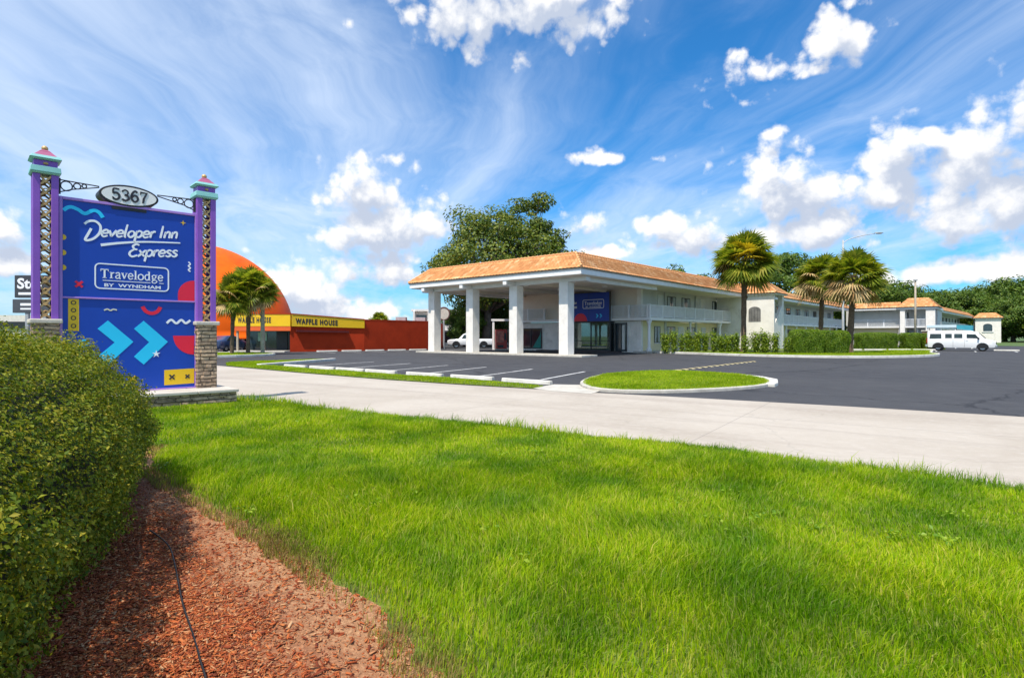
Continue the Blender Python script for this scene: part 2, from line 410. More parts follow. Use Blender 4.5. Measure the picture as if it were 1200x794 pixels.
def road_mat():
    m, nt, T, b = mat_new('pale_road_concrete')
    oc = nd(nt, 'ShaderNodeTexCoord').outputs['Object']
    # along / across the drive
    rot = nd(nt, 'ShaderNodeVectorRotate', rotation_type='Z_AXIS'); nt.links.new(oc, rot.inputs['Vector']); rot.inputs['Angle'].default_value = R(-34.5)
    mp = rot.outputs[0]
    mp2 = T.vmath('MULTIPLY', mp, (1, 1, 1))
    n1 = T.noise(oc, 0.35, 5.0, 0.6, 0.5); n2 = T.noise(oc, 60.0, 4.0, 0.65); n4 = T.noise(oc, 7.0, 5.0, 0.7)
    rx, ry, rz_ = T.sep(oc)
    u = T.math('SUBTRACT', T.math('MULTIPLY', rx, 0.826), T.math('MULTIPLY', ry, 0.564))
    v = T.math('ADD', T.math('MULTIPLY', rx, 0.564), T.math('MULTIPLY', ry, 0.826))
    streak = T.noise(T.comb(T.math('MULTIPLY', u, 0.06), T.math('MULTIPLY', v, 1.3), 0.0), 1.0, 5.0, 0.65)
    c = T.mix(T.ss(n1, 0.3, 0.7), (0.385, 0.335, 0.275), (0.465, 0.415, 0.35))
    c = T.mix(T.ss(streak, 0.45, 0.75, 0, 0.6), c, (0.31, 0.26, 0.215))
    c = T.mix(T.ss(n4, 0.45, 0.75, 0, 0.35), c, (0.54, 0.495, 0.44))
    c = T.mix(T.ss(n2, 0.55, 0.8, 0, 0.65), c, (0.24, 0.22, 0.2))
    # cracks
    cv = T.voro(T.vmath('ADD', T.comb(T.math('MULTIPLY', u, 0.25), T.math('MULTIPLY', v, 0.4)), T.vmath('MULTIPLY', T.noise(oc, 1.5, 4.0, 0.6, 0.0, True), (0.25, 0.25, 0))), 1.0, 'DISTANCE_TO_EDGE')
    c = T.mix(T.ss(cv, 0.006, 0.002, 0, 0.14), c, (0.16, 0.15, 0.13))
    # slab joints every 4.6 m and one along the middle
    ju = T.math('ABSOLUTE', T.math('SUBTRACT', T.math('FRACT', T.math('DIVIDE', u, 4.6)), 0.5))
    jm = T.ss(ju, 0.0030, 0.0012, 0, 0.45)
    jv = T.math('ABSOLUTE', T.math('SUBTRACT', v, 10.4)); jm2 = T.ss(jv, 0.016, 0.007, 0, 0.6)
    c = T.mix(T.math('MAXIMUM', jm, jm2), c, (0.2, 0.18, 0.16))
    nt.links.new(c, b.inputs['Base Color']); b.inputs['Roughness'].default_value = 0.9
    bp = nd(nt, 'ShaderNodeBump'); bp.inputs['Strength'].default_value = 0.35; bp.inputs['Distance'].default_value = 0.008
    nt.links.new(n2, bp.inputs['Height']); nt.links.new(bp.outputs[0], b.inputs['Normal'])
    return m
M['asphalt'] = asphalt_mat(); M['road'] = road_mat()
M['soil'] = pmat('thatch_and_soil', (0.11, 0.15, 0.016), 0.95, 0.45, 6.0, 0.8, 40, dirt=(0.10, 0.075, 0.03), dscale=3.0, damt=0.5)
M['far_ground'] = pmat('far_ground_grass', (0.07, 0.12, 0.025), 0.95, 0.3, 0.15)
def mulch_mat():
    m, nt, T, b = mat_new('red_mulch_bed')
    oc = nd(nt, 'ShaderNodeTexCoord').outputs['Object']
    n = T.noise(oc, 40.0, 5.0, 0.7, 0.8); n2 = T.noise(oc, 1.1, 4.0, 0.6, 0.4)
    x, y, z = T.sep(oc)
    c = T.mix(T.ss(n, 0.35, 0.7), (0.14, 0.036, 0.014), (0.42, 0.135, 0.055))
    # pale worn sandy earth nearer the grass
    e = T.math('ADD', T.math('MULTIPLY', x, 0.73), T.math('MULTIPLY', y, 0.684))
    sand = T.ss(T.math('ADD', e, T.math('MULTIPLY', n2, 1.5)), 1.55, 2.15)
    c = T.mix(T.math('MULTIPLY', sand, 0.9), c, T.mix(T.ss(n, 0.35, 0.7), (0.33, 0.15, 0.065), (0.52, 0.30, 0.15)))
    nt.links.new(c, b.inputs['Base Color']); b.inputs['Roughness'].default_value = 0.95
    bp = nd(nt, 'ShaderNodeBump'); bp.inputs['Strength'].default_value = 0.9; bp.inputs['Distance'].default_value = 0.015
    nt.links.new(n, bp.inputs['Height']); nt.links.new(bp.outputs[0], b.inputs['Normal'])
    return m
M['mulch'] = mulch_mat()

def sheet(name, poly, z, mat, kind='structure'):
    mb = MB(); mb.add([(p[0], p[1], z) for p in poly], [tuple(range(len(poly)))])
    o = mb.build(name, mat)
    if o.data.polygons[0].normal.z < 0: o.data.flip_normals()
    o['kind'] = kind; return o
def smooth_poly(poly, n=5): return [tuple(p) for p in catmull(poly, n, True)]

sheet('ground', [(-1500, -300), (1500, -300), (1500, 2500), (-1500, 2500)], 0.0, M['far_ground'])
lot = [(10.6, 8.2), (40, -8), (120, 0), (120, 60), (70, 78), (62, 95), (20, 120), (-70, 120), (-70, 30), (-24, 36), (-13.8, 27), (-8, 21.7), (-1, 16), (2.0, 14.2)]
sheet('parking_lot', lot, 0.006, M['asphalt'])
# the pale drive across the foreground
near = [(-40, 43), (-24, 28.2), (-14, 19.1), (-6.3, 12.9), (-2.55, 10.05), (0, 8.6), (2.57, 6.9), (3.58, 6.0), (4.6, 5.15), (7.5, 2.6), (12, -1.2), (20, -7)]
far_ = [(30, -3), (17.0, 4.6), (8.8, 9.84), (6.7, 11.25), (3.7, 13.1), (1.9, 14.1), (.88, 14.8), (-1.2, 16.1), (-4.07, 18.2), (-8.05, 21.6), (-13.4, 26.5), (-24, 37), (-38, 52)]
road_poly = near + far_
sheet('road', road_poly, 0.012, M['road'])
# rough concrete apron where verge, drive and island meet
sheet('gutter_apron', [(0.55, 15.2), (1.2, 16.4), (2.2, 16.2), (2.3, 14.6), (1.9, 13.75), (1.0, 14.4)], 0.018, M['concrete'])

# ------------------------------------------------------------------ grass
def sinnoise(x, y, seed, k=6, f0=0.6):
    r = np.random.default_rng(seed); s = np.zeros_like(x)
    for i in range(k):
        a = r.uniform(0, 6.28); f = f0 * (1.7 ** i) * r.uniform(.8, 1.2); p = r.uniform(0, 6.28)
        s += np.sin((x * math.cos(a) + y * math.sin(a)) * f + p + 1.3 * np.sin((y * math.cos(a) - x * math.sin(a)) * f * .6 + p)) / (1.35 ** i)
    return s / 2.5
GRASS = leafmat('grass_blade', [(0.16, 0.29, 0.004), (0.29, 0.46, 0.006), (0.42, 0.57, 0.007), (0.51, 0.58, 0.012), (0.66, 0.56, 0.13)], 0.48, 0.5, patch=(0.38, 0.58, 0.8), pscale=1.1, spec=0.15)
GRASS2 = leafmat('grass_blade_far', [(0.22, 0.35, 0.005), (0.33, 0.47, 0.007), (0.43, 0.54, 0.010), (0.54, 0.53, 0.06)], 0.50, 0.5, patch=(0.70, 0.80, 0.7), pscale=0.6, spec=0.2)
def blades(name, label, poly, n, hmin, hmax, w, zfun, seed, mat, dens=None, fade=None):
    r = np.random.default_rng(seed)
    xs = [p[0] for p in poly]; ys = [p[1] for p in poly]
    X = []; Y = []; got = 0
    while got < n:
        x = r.uniform(min(xs), max(xs), n * 2); y = r.uniform(min(ys), max(ys), n * 2)
        k = inpoly(x, y, poly)
        if dens is not None: k &= r.uniform(0, 1, len(x)) < dens(x, y)
        X.append(x[k]); Y.append(y[k]); got += int(k.sum())
    x = np.concatenate(X)[:n]; y = np.concatenate(Y)[:n]
    z = zfun(x, y)
    t = sinnoise(x, y, seed + 1, 6, 1.1)
    h = r.uniform(hmin, hmax, n) * np.clip(1 + 0.5 * t, .45, 2) * np.where(r.uniform(0, 1, n) < 0.03, 1.5, 1.0)
    if fade is not None: h = h * fade(x, y)
    dist = np.hypot(x, y); ww = w * (0.75 + dist * 0.14) * r.uniform(0.7, 1.3, n)
    a = r.uniform(0, 2 * np.pi, n); lean = r.uniform(0.05, 0.85, n) * h
    la = np.where(r.uniform(0, 1, n) < .6, 3.0 * sinnoise(x, y, seed + 2, 5, 1.6) + r.normal(0, .7, n), r.uniform(0, 6.28, n))
    bx, by = np.cos(a) * ww / 2, np.sin(a) * ww / 2
    lx, ly = np.cos(la) * lean, np.sin(la) * lean
    V = np.empty((n, 5, 3))
    V[:, 0] = np.stack([x - bx, y - by, z - 0.01], 1); V[:, 1] = np.stack([x + bx, y + by, z - 0.01], 1)
    V[:, 2] = np.stack([x + bx * .8 + lx * .35, y + by * .8 + ly * .35, z + h * .6], 1)
    V[:, 3] = np.stack([x - bx * .8 + lx * .35, y - by * .8 + ly * .35, z + h * .6], 1)
    V[:, 4] = np.stack([x + lx, y + ly, z + h * (1 - .25 * (lean / h) ** 2)], 1)
    b = np.arange(n)[:, None] * 5
    o = npmesh(name, V.reshape(-1, 3), b + np.array([[0, 1, 2, 3]]), mat, tris=b + np.array([[3, 2, 4]]))
    return tag(o, label, 'grass', kind='stuff')

lawn_poly = [(-.1, 1.6), (-.32, 2.34), (-.62, 2.8), (-.98, 3.17), (-1.45, 3.7), (-1.9, 4.15), (-2.85, 5.04), (-3.75, 6.0), (-4.3, 7.0), (-6.0, 7.6), (-9, 8), (-14, 8.5), (-26, 18), (-23.5, 27.6),
             (-14, 18.9), (-6.3, 12.75), (-2.55, 9.9), (0, 8.45), (2.57, 6.75), (3.58, 5.85), (4.6, 5.0), (7.5, 2.45), (11, -0.5), (3, -0.6), (0.3, 0.6)]
_e = catmull(lawn_poly[:9], 8); _r = random.Random(2)
lawn_poly = [(p[0] + _r.uniform(-.045, .045), p[1] + _r.uniform(-.045, .045)) for p in _e] + lawn_poly[9:]
def dist_poly(x, y, pts, closed=False):
    d = np.full(x.shape, 1e9)
    for i in range(len(pts) if closed else len(pts) - 1):
        x0, y0 = pts[i]; x1, y1 = pts[(i + 1) % len(pts)]
        L2 = (x1 - x0) ** 2 + (y1 - y0) ** 2 + 1e-9
        t = np.clip(((x - x0) * (x1 - x0) + (y - y0) * (y1 - y0)) / L2, 0, 1)
        d = np.minimum(d, np.hypot(x - x0 - t * (x1 - x0), y - y0 - t * (y1 - y0)))
    return d
def lawn_z(x, y):
    e = dist_poly(x, y, lawn_poly, True)
    return 0.020 + 0.05 * np.clip(e / 0.5, 0, 1) + 0.02 * sinnoise(x, y, 3, 4, 1.0) * np.clip(e / 0.4, 0, 1)
def grid_sheet(name, poly, step, zfun, mat):
    xs = [p[0] for p in poly]; ys = [p[1] for p in poly]
    bm = bmesh.new(); vs = [bm.verts.new((p[0], p[1], 0)) for p in poly]; bm.faces.new(vs)
    for ax, lo, hi in ((0, min(xs), max(xs)), (1, min(ys), max(ys))):
        c = lo + step
        while c < hi:
            co = [0, 0, 0]; no = [0, 0, 0]; co[ax] = c; no[ax] = 1
            bmesh.ops.bisect_plane(bm, geom=bm.verts[:] + bm.edges[:] + bm.faces[:], plane_co=co, plane_no=no); c += step
    bmesh.ops.triangulate(bm, faces=bm.faces[:])
    P_ = np.array([v.co[:] for v in bm.verts]); z = zfun(P_[:, 0], P_[:, 1])
    for v, zz_ in zip(bm.verts, z): v.co.z = zz_
    for f in bm.faces:
        f.normal_update()
        if f.normal.z < 0: f.normal_flip()
        f.smooth = True
    me = bpy.data.meshes.new(name); bm.to_mesh(me); bm.free(); me.materials.append(mat)
    o = bpy.data.objects.new(name, me); COL.objects.link(o); o['kind'] = 'structure'; return o
grid_sheet('lawn', lawn_poly, 0.5, lawn_z, M['soil'])
NE = len(_e)
mulch_edge = lawn_poly[:NE + 1]
SIGN_FRONT = [(-8.09 + .7208 * u - .6934 * v, 10.28 + .6934 * u + .7208 * v) for u, v in ((-1, -.8), (2.72, -.8), (2.72, .4))]
def lawn_fade(x, y):
    return (0.6 + 0.4 * np.clip(dist_poly(x, y, mulch_edge) / 0.25, 0, 1)) * (.35 + .65 * np.clip(dist_poly(x, y, SIGN_FRONT) / 1.0, 0, 1))
def cone(x, y, wide=1.25): return (np.abs(x) < wide * (y + 1.2)) & (y > 0.6)
blades('lawn_grass', 'long bright green lawn grass filling the foreground beside the mulch', lawn_poly, 520000, 0.040, 0.088, 0.0042, lawn_z, 11, GRASS,
       dens=lambda x, y: np.where(cone(x, y), np.clip((4.2 / np.maximum(np.hypot(x, y), 2.6)) ** 1.5, 0.05, 1), 0.03) * np.clip(0.3 + dist_poly(x, y, mulch_edge) / 0.16, 0, 1)
                            * np.clip(0.75 + .3 * sinnoise(x, y, 5, 5, 1.3), .3, 1), fade=lawn_fade)
# weeds standing taller along the drive's edge
edge_pts = lawn_poly[NE + 6:NE + 13]
edge_strip = edge_pts + [(p[0] - .1, p[1] - .22) for p in edge_pts[::-1]]
blades('edge_weeds', 'taller straggling grass along the near edge of the pale drive', edge_strip, 5200, 0.06, 0.16, 0.004, lawn_z, 17, GRASS,
       dens=lambda x, y: np.clip(0.35 + .6 * sinnoise(x, y, 9, 5, 2.5), 0.04, 1))

# thin tufts and dry thatch creeping from the lawn onto the mulch
THATCH = leafmat('dry_thatch', [(0.20, 0.12, 0.05), (0.30, 0.20, 0.09), (0.34, 0.30, 0.06), (0.26, 0.36, 0.02)], 0.3, 0.8)
edge_band = [(p[0] + .12, p[1] + .08) for p in mulch_edge] + [(p[0] - .13, p[1] - .08) for p in mulch_edge[::-1]]
blades('edge_thatch', 'thin dry grass creeping over the edge of the red mulch', edge_band, 11000, 0.015, 0.05, 0.0032, lambda x, y: 0.035 + 0 * x, 19, THATCH,
       dens=lambda x, y: np.clip(0.5 + .7 * sinnoise(x, y, 13, 5, 2.5), 0.05, 1) * np.clip(3.2 / np.hypot(x, y), .2, 1))
# verge between drive and parking bays, with its wedge on the left
verge_poly = [(-13.3, 26.7), (-8.0, 21.75), (-4.0, 18.35), (-1.15, 16.25), (.55, 15.15), (.85, 15.7), (-1.3, 17.75), (-5.0, 20.9), (-9.4, 24.6), (-11.2, 26.1), (-10.25, 32.3), (-10.8, 33.0), (-14.6, 29.2)]
def verge_z(x, y): return 0.02 + 0.05 * np.clip(dist_poly(x, y, verge_poly, True) / .3, 0, 1)
grid_sheet('verge', verge_poly, 0.6, verge_z, M['soil'])
blades('verge_grass', 'short grass on the narrow verge between drive and parking bays', verge_poly, 30000, 0.03, 0.06, 0.0042, verge_z, 23, GRASS2)
island_poly = smooth_poly([(2.02, 16.3), (2.9, 19.2), (4.45, 21.3), (6.4, 21.5), (7.75, 20.0), (7.75, 17.6), (7.05, 15.9), (5.6, 14.75), (3.7, 14.05), (2.3, 14.4)], 5)
def island_z(x, y): return 0.06 + 0.11 * np.clip(dist_poly(x, y, island_poly, True) / 1.8, 0, 1)
grid_sheet('traffic_island', island_poly, 0.5, island_z, M['soil'])
blades('island_grass', 'mown bright grass on the oval kerbed traffic island', island_poly, 48000, 0.03, 0.065, 0.0042, island_z, 29, GRASS2)

def ribbon_solid(mb, pts, w, z0, z1, closed=False, mi=0):
    """a kerb: a raised strip of width w along pts"""
    P_ = [Vector((p[0], p[1], 0)) for p in pts]; n = len(P_); L = []; Rr = []
    for i in range(n):
        a = P_[(i - 1) % n] if closed or i > 0 else P_[i]; b = P_[(i + 1) % n] if closed or i < n - 1 else P_[i]
        d = (b - a).normalized(); nn = Vector((-d.y, d.x, 0)) * (w / 2)
        L.append(P_[i] + nn); Rr.append(P_[i] - nn)
    m = n if closed else n - 1
    for i in range(m):
        j = (i + 1) % n
        q = [Rr[i], Rr[j], L[j], L[i]]
        vs = [(p.x, p.y, z0) for p in q] + [(p.x, p.y, z1) for p in q]
        fs = [(4, 5, 6, 7), (0, 1, 5, 4), (2, 3, 7, 6)]
        if not closed and i == 0: fs.append((3, 0, 4, 7))
        if not closed and i == m - 1: fs.append((1, 2, 6, 5))
        mb.add(vs, fs, mi)
    return mb
mb = MB(); ribbon_solid(mb, island_poly, 0.17, 0.0, 0.085, True)
tag(mb.build('island_kerb', M['concrete'], bevel=0.02), kind='structure')
mb = MB(); ribbon_solid(mb, [(7.75, 19.4), (7.98, 18.4), (7.9, 17.3), (7.4, 16.2), (7.1, 15.75)], 0.24, 0.0, 0.105)
tag(mb.build('island_kerb_nose', M['concrete_white'], bevel=0.03), kind='structure')
# planting bed in front of the motel wing and its long white kerb
bed_edge = catmull([(12.35, 52.0), (11.55, 48.0), (11.9, 46.4), (13.6, 44.2), (15.8, 40.0), (18.2, 37.4), (21.6, 36.2), (25.4, 36.9), (28.6, 38.9), (30.8, 41.4), (31.9, 43.6), (34.0, 46.5), (37.2, 50.8), (42.0, 58.0)], 6)
bed_poly = [(p[0], p[1]) for p in bed_edge] + [(50.5, 86), (47, 86), (24, 59), (12.5, 52.5)]
bed = sheet('planting_bed', bed_poly, 0.11, M['soil'])
mb = MB(); ribbon_solid(mb, bed_edge, 0.22, 0.0, 0.16)
tag(mb.build('bed_kerb', M['concrete_white'], bevel=0.02), kind='structure')
front_bed = [(p[0], p[1]) for p in bed_edge[6:]] + [(40, 60), (30, 47), (22, 42), (14.5, 46.5)]
blades('bed_grass', 'short grass on the kerbed bed below hedges and palms', front_bed, 42000, 0.05, 0.09, 0.004, lambda x, y: 0.11 + 0 * x, 31, GRASS2)
# palm bed before the domed restaurant
pb = smooth_poly([(-17.3, 41.6), (-19.0, 36.9), (-25.5, 34.6), (-28, 40), (-23, 45)], 5)
sheet('palm_bed', pb, 0.10, M['soil'])
mb = MB(); ribbon_solid(mb, pb, 0.22, 0.0, 0.15, True); tag(mb.build('palm_bed_kerb', M['concrete_white'], bevel=0.02), kind='structure')
blades('palm_bed_grass', 'mown grass in the kerbed bed around the three small palms', pb, 22000, 0.04, 0.08, 0.004, lambda x, y: 0.10 + 0 * x, 37, GRASS2)
mb = MB(); ribbon_solid(mb, [(-11.45, 25.9), (-10.1, 32.5)], 0.24, 0.0, 0.14); tag(mb.build('wedge_kerb', M['concrete_white'], bevel=0.02), kind='structure')

# ------------------------------------------------------------------ markings, speed hump, wheel stops
M['paint'] = pmat('worn_white_paint', (0.62, 0.62, 0.60), 0.7, 0.15, 3.0, dirt=(0.10, 0.10, 0.11), dscale=2.5, damt=0.75)
mb = MB()
for (x, y) in [(-9.3, 26.9), (-7.0, 25.1), (-4.9, 23.2), (-3.0, 21.7), (-1.0, 20.1), (1.0, 18.4), (2.9, 17.2)]:
    d = Vector((0.42, 0.907)); nn = Vector((-d.y, d.x)) * 0.055; a = Vector((x, y)) - d * 0.2; b = a + d * 4.6
    mb.add([(*(a - nn), .011), (*(b - nn), .011), (*(b + nn), .011), (*(a + nn), .011)], [(0, 1, 2, 3)])
for i in range(7):
    x = -17.2 + i * 1.75; a = Vector((x, 50.4 + i * 1.4)); b = a + Vector((2.8, -3.7)); nn = Vector((.06, .03))
    mb.add([(*(b - nn), .011), (*(b + nn), .011), (*(a + nn), .011), (*(a - nn), .011)], [(0, 1, 2, 3)])
for i in range(6):
    x = 34.5 + i * 2.7; y = 56.0 - i * 1.1; a = Vector((x, y)); b = a + Vector((-2.0, -2.6)); nn = Vector((.05, -.04))
    mb.add([(*(b - nn), .011), (*(b + nn), .011), (*(a + nn), .011), (*(a - nn), .011)], [(0, 1, 2, 3)])
tag(mb.build('parking_lines', M['paint']), kind='structure')

M['hump_yellow'] = pmat('faded_yellow_paint', (0.50, 0.42, 0.22), 0.8, 0.15, 6.0)
sh = thing('speed_bump', 'low speed bump striped black and yellow crossing the asphalt behind the grass island', 'speed bump', (5.9, 22.3, 0))
a = Vector((0, 0, 0)); b = Vector((7.3, 9.0, 0)); d = (b - a).normalized(); nn = Vector((-d.y, d.x, 0)); L = (b - a).length
for mi_, nm, mt in ((0, 'rubber_section', M['rubber']), (1, 'yellow_section', M['hump_yellow'])):
    mb = MB(); k = 0; t = 0.0
    while t < L:
        e = min(t + .36, L)
        if k % 2 == mi_:
            prof = [(-.18, .008), (-.11, .026), (0, .034), (.11, .026), (.18, .008)]
            vs = [tuple(a + d * q + nn * w + Vector((0, 0, h))) for q in (t, e) for w, h in prof]
            mb.add(vs, [(i, i + 1, i + 6, i + 5) for i in range(4)] + [(4, 3, 2, 1, 0), (5, 6, 7, 8, 9)])
        t = e; k += 1
    mb.build(nm, mt, sh)

def wheel_stop_mesh():
    mb = MB(); L = 0.92
    prof = [(-.075, 0.008), (.075, .008), (.06, .11), (.045, .125), (-.045, .125), (-.06, .11)]
    n = len(prof)
    vs = [(sx, p[0], p[1]) for sx in (-L, -L + .03, L - .03, L) for p in prof]
    fs = [(0, 1, 2, 3, 4, 5)[::-1], tuple(range(18, 24))]
    for s_ in range(3):
        for i in range(n): fs.append((s_ * n + i, s_ * n + (i + 1) % n, (s_ + 1) * n + (i + 1) % n, (s_ + 1) * n + i))
    mb.add(vs, fs); return mb
ws0 = wheel_stop_mesh().build('wheel_stop', M['concrete_white'], bevel=0.012)
LAB = ['farthest left white concrete wheel stop of the row along the verge', 'second white wheel stop from the left along the grass verge', 'third white wheel stop from the left along the grass verge',
       'middle white wheel stop of the seven along the grass verge', 'third nearest white wheel stop beside the drive verge', 'second nearest white wheel stop beside the drive verge', 'nearest long white wheel stop at the right end of the verge']
def put_stop(i, x, y, rz, label, group):
    o = ws0 if i == 0 else ws0.copy()
    if i: COL.objects.link(o)
    o.location = (x, y, 0); o.rotation_euler = (0, 0, rz); tag(o, label, 'wheel stop', group)
stops = [(-9.6, 25.4), (-8.0, 24.15), (-6.45, 22.85), (-4.95, 21.6), (-3.05, 19.95), (-1.3, 18.5), (0.42, 16.9)]
for i, (x, y) in enumerate(stops): put_stop(i, x, y, R(-40.5 + (i % 3) * .8), LAB[i], 'wheel stops along the verge')
LAB2 = ['leftmost pale wheel stop before the dark red restaurant wall', 'second pale wheel stop from left along the red wall', 'third pale wheel stop from left along the red wall', 'fourth pale wheel stop from left along the red wall', 'rightmost pale wheel stop by the end of the red wall']
for i in range(5): put_stop(1, -16.4 + i * 1.78, 50.8 + i * 1.42, R(37), LAB2[i], 'wheel stops along the red wall')
LAB3 = ['leftmost white wheel stop on the lawn below the low rear hedges', 'second wheel stop from left below the low rear hedges', 'third wheel stop from left below the low rear hedges', 'fourth wheel stop from left, nearest the parked van']
for i in range(4): put_stop(1, 30.6 + i * 2.12, 51.7 - i * .12, R(-8), LAB3[i], 'wheel stops below the rear hedges')
for o in [o for o in COL.objects if o.name.startswith('wheel_stop') and o['group'] == 'wheel stops below the rear hedges']: o.location.z = 0.11
put_stop(1, 46.3, 53.6, R(-41), 'single white wheel stop in front of the parked van', 'wheel stop before the van')

# ------------------------------------------------------------------ roadside sign
SN = thing('roadside_sign', 'tall purple and blue roadside hotel sign with double chevrons on a stacked stone base', 'sign', (-8.09, 10.28, 0), math.atan2(.6934, .7208))
# local x runs along the panel, local -y is the front
M['purple'] = pmat('purple_sign_paint', (0.24, 0.085, 0.46), 0.45, 0.08, 2.0)
M['lilac'] = pmat('lilac_frame_paint', (0.40, 0.22, 0.62), 0.4, 0.06, 2.0)
M['blue'] = pmat('deep_blue_vinyl', (0.003, 0.050, 0.40), 0.4, 0.05, 1.0)
M['cyan'] = pmat('cyan_vinyl', (0.02, 0.58, 0.92), 0.35, 0.03, 1.0)
M['red_v'] = pmat('red_vinyl', (0.80, 0.010, 0.045), 0.35, 0.03, 1.0)
M['yellow_v'] = pmat('yellow_vinyl', (0.80, 0.50, 0.010), 0.35, 0.03, 1.0)
M['white_v'] = pmat('white_vinyl', (0.88, 0.90, 0.93), 0.35, 0.02, 1.0)
M['ink'] = pmat('dark_ink', (0.03, 0.025, 0.03), 0.4, 0.02, 1.0)
M['teal'] = pmat('pale_teal_paint', (0.24, 0.54, 0.51), 0.5, 0.08, 3.0)
M['pink'] = pmat('dusty_pink_paint', (0.38, 0.10, 0.20), 0.5, 0.10, 3.0)
M['gold'] = pmat('gold_lattice_paint', (0.58, 0.36, 0.15), 0.45, 0.18, 6.0, metallic=0.3)
M['stone'] = stonemat('stacked_ledge_stone', 0.30, 0.075, (0.62, 0.46, 0.31), (0.33, 0.245, 0.175), (0.13, 0.10, 0.07), 1.0)
M['coping'] = pmat('pale_coping_stone', (0.56, 0.51, 0.44), 0.85, 0.10, 5.0, 0.4, 60, dirt=(0.3, 0.27, 0.22), damt=0.35)
M['iron'] = pmat('black_wrought_iron', (0.02, 0.02, 0.022), 0.5, 0.1, 5.0)

mb = MB(); mb.box(-.95, 2.72, -.80, .42, -.05, .275); mb.build('stone_base', M['stone'], SN, bevel=.01)
rr = random.Random(5)
mb = MB()
for k in range(90):                                  # ledge stones standing proud of the faces
    zz_ = rr.choice([.03, .085, .14, .195]) ; L_ = rr.uniform(.12, .34); pr = rr.uniform(.004, .03)
    if rr.random() < .78:
        x = rr.uniform(-.95, 2.72 - L_); mb.box(x, x + L_, -.80 - pr, -.70, zz_, zz_ + rr.uniform(.04, .052))
    else:
        y = rr.uniform(-.78, .4 - L_ * .6); mb.box(2.6, 2.72 + pr, y, y + L_ * .6, zz_, zz_ + rr.uniform(.04, .052))
mb.build('ledge_stone', M['stone'], SN, bevel=.008)
mb = MB()
for i in range(5): mb.box(-.99 + i * .75, -.99 + (i + 1) * .75 - .008, -.85, .47, .275, .335)
mb.build('coping', M['coping'], SN, bevel=.012)
def pillar(x0):
    x1 = x0 + .36; y0, y1 = -.10, .24
    p = MB(); p.box(x0 - .005, x1 + .005, y0 - .04, y1 + .04, .335, 1.62); st = p.build('stone_pier', M['stone'], SN, bevel=.01)
    q = MB()
    for k in range(70):
        zz_ = .36 + .078 * rr.randint(0, 15); L_ = rr.uniform(.1, .26); pr = rr.uniform(.004, .022)
        if rr.random() < .6:
            x = rr.uniform(x0 - .005, x1 + .005 - L_); q.box(x, x + L_, y0 - .04 - pr, y0 + .05, zz_, zz_ + .066)
        else:
            y = rr.uniform(y0 - .04, y1 - L_ * .7); q.box(x1 - .05, x1 + .005 + pr, y, y + L_ * .7, zz_, zz_ + .066)
            q.box(x0 - .005 - pr, x0 + .03, y, y + L_ * .7, zz_, zz_ + .066)
    q.build('ledge_stone', M['stone'], st, bevel=.006)
    c = MB(); c.box(x0 - .05, x1 + .05, y0 - .09, y1 + .09, 1.62, 1.70); c.build('pier_cap', M['coping'], SN, bevel=.02)
    s_ = MB()
    for a, b in ((x0, x0 + .105), (x1 - .105, x1)):
        for c_, d_ in ((y0, y0 + .1), (y1 - .1, y1)): s_.box(a, b, c_, d_, 1.70, 4.24)
    s_.box(x0 + .012, x0 + .03, y0 + .1, y1 - .1, 1.70, 4.24); s_.box(x1 - .03, x1 - .012, y0 + .1, y1 - .1, 1.70, 4.24)
    s_.build('pillar_shaft', M['purple'], SN, bevel=.012)
    gx0, gx1 = x0 + .085, x1 - .085; n = 13; h = 2.54 / n
    for f in (y0 + .035, y1 - .035):
        g = MB()
        for k in range(n):
            z = 1.70 + k * h
            pts = [(gx0, f, z), ((gx0 + gx1) / 2 + .02, f - .01, z + h / 2), (gx1, f, z + h)]
            pt2 = [(gx1, f + .012, z), ((gx0 + gx1) / 2 - .02, f + .004, z + h / 2), (gx0, f + .012, z + h)]
            for pp in (pts, pt2):
                for i in range(2): g.bar(pp[i], pp[i + 1], .03, .026, (0, 1, 0))
            # small leaf curls at the crossings
            cx = (gx0 + gx1) / 2
            g.tube([(cx + .045 * math.cos(t), f - .012, z + h * .5 + .045 * math.sin(t)) for t in np.linspace(0.4, 5.2, 8)], .011, 5)
        g.build('lattice', M['gold'], SN)
    # the tiered cap
    def frus(z0, z1, a, b, mat, nm):
        m_ = MB(); cx, cy = (x0 + x1) / 2, (y0 + y1) / 2
        vs = [(cx + sx * a, cy + sy * a, z0) for sx, sy in ((-1, -1), (1, -1), (1, 1), (-1, 1))] + [(cx + sx * b, cy + sy * b, z1) for sx, sy in ((-1, -1), (1, -1), (1, 1), (-1, 1))]
        m_.add(vs, [(3, 2, 1, 0), (4, 5, 6, 7), (0, 1, 5, 4), (1, 2, 6, 5), (2, 3, 7, 6), (3, 0, 4, 7)])
        return m_.build(nm, mat, SN, bevel=.006)
    frus(4.24, 4.27, .19, .215, M['teal'], 'lower_cornice'); frus(4.272, 4.37, .215, .205, M['teal'], 'lower_cornice')
    frus(4.372, 4.48, .165, .165, M['purple'], 'cap_neck')
    m_ = MB(); m_.lathe([(0, -.02), (.035, -.02), (.04, 0), (.035, .02), (0, .02)], 10, ((x0 + x1) / 2, y0 + .012, 4.425)); m_.build('rosette', M['gold'], SN, True)
    frus(4.482, 4.51, .19, .225, M['teal'], 'upper_cornice'); frus(4.512, 4.565, .225, .19, M['teal'], 'upper_cornice')
    frus(4.567, 4.655, .165, .085, M['pink'], 'cap_pyramid'); frus(4.657, 4.69, .085, .05, M['pink'], 'cap_pyramid')
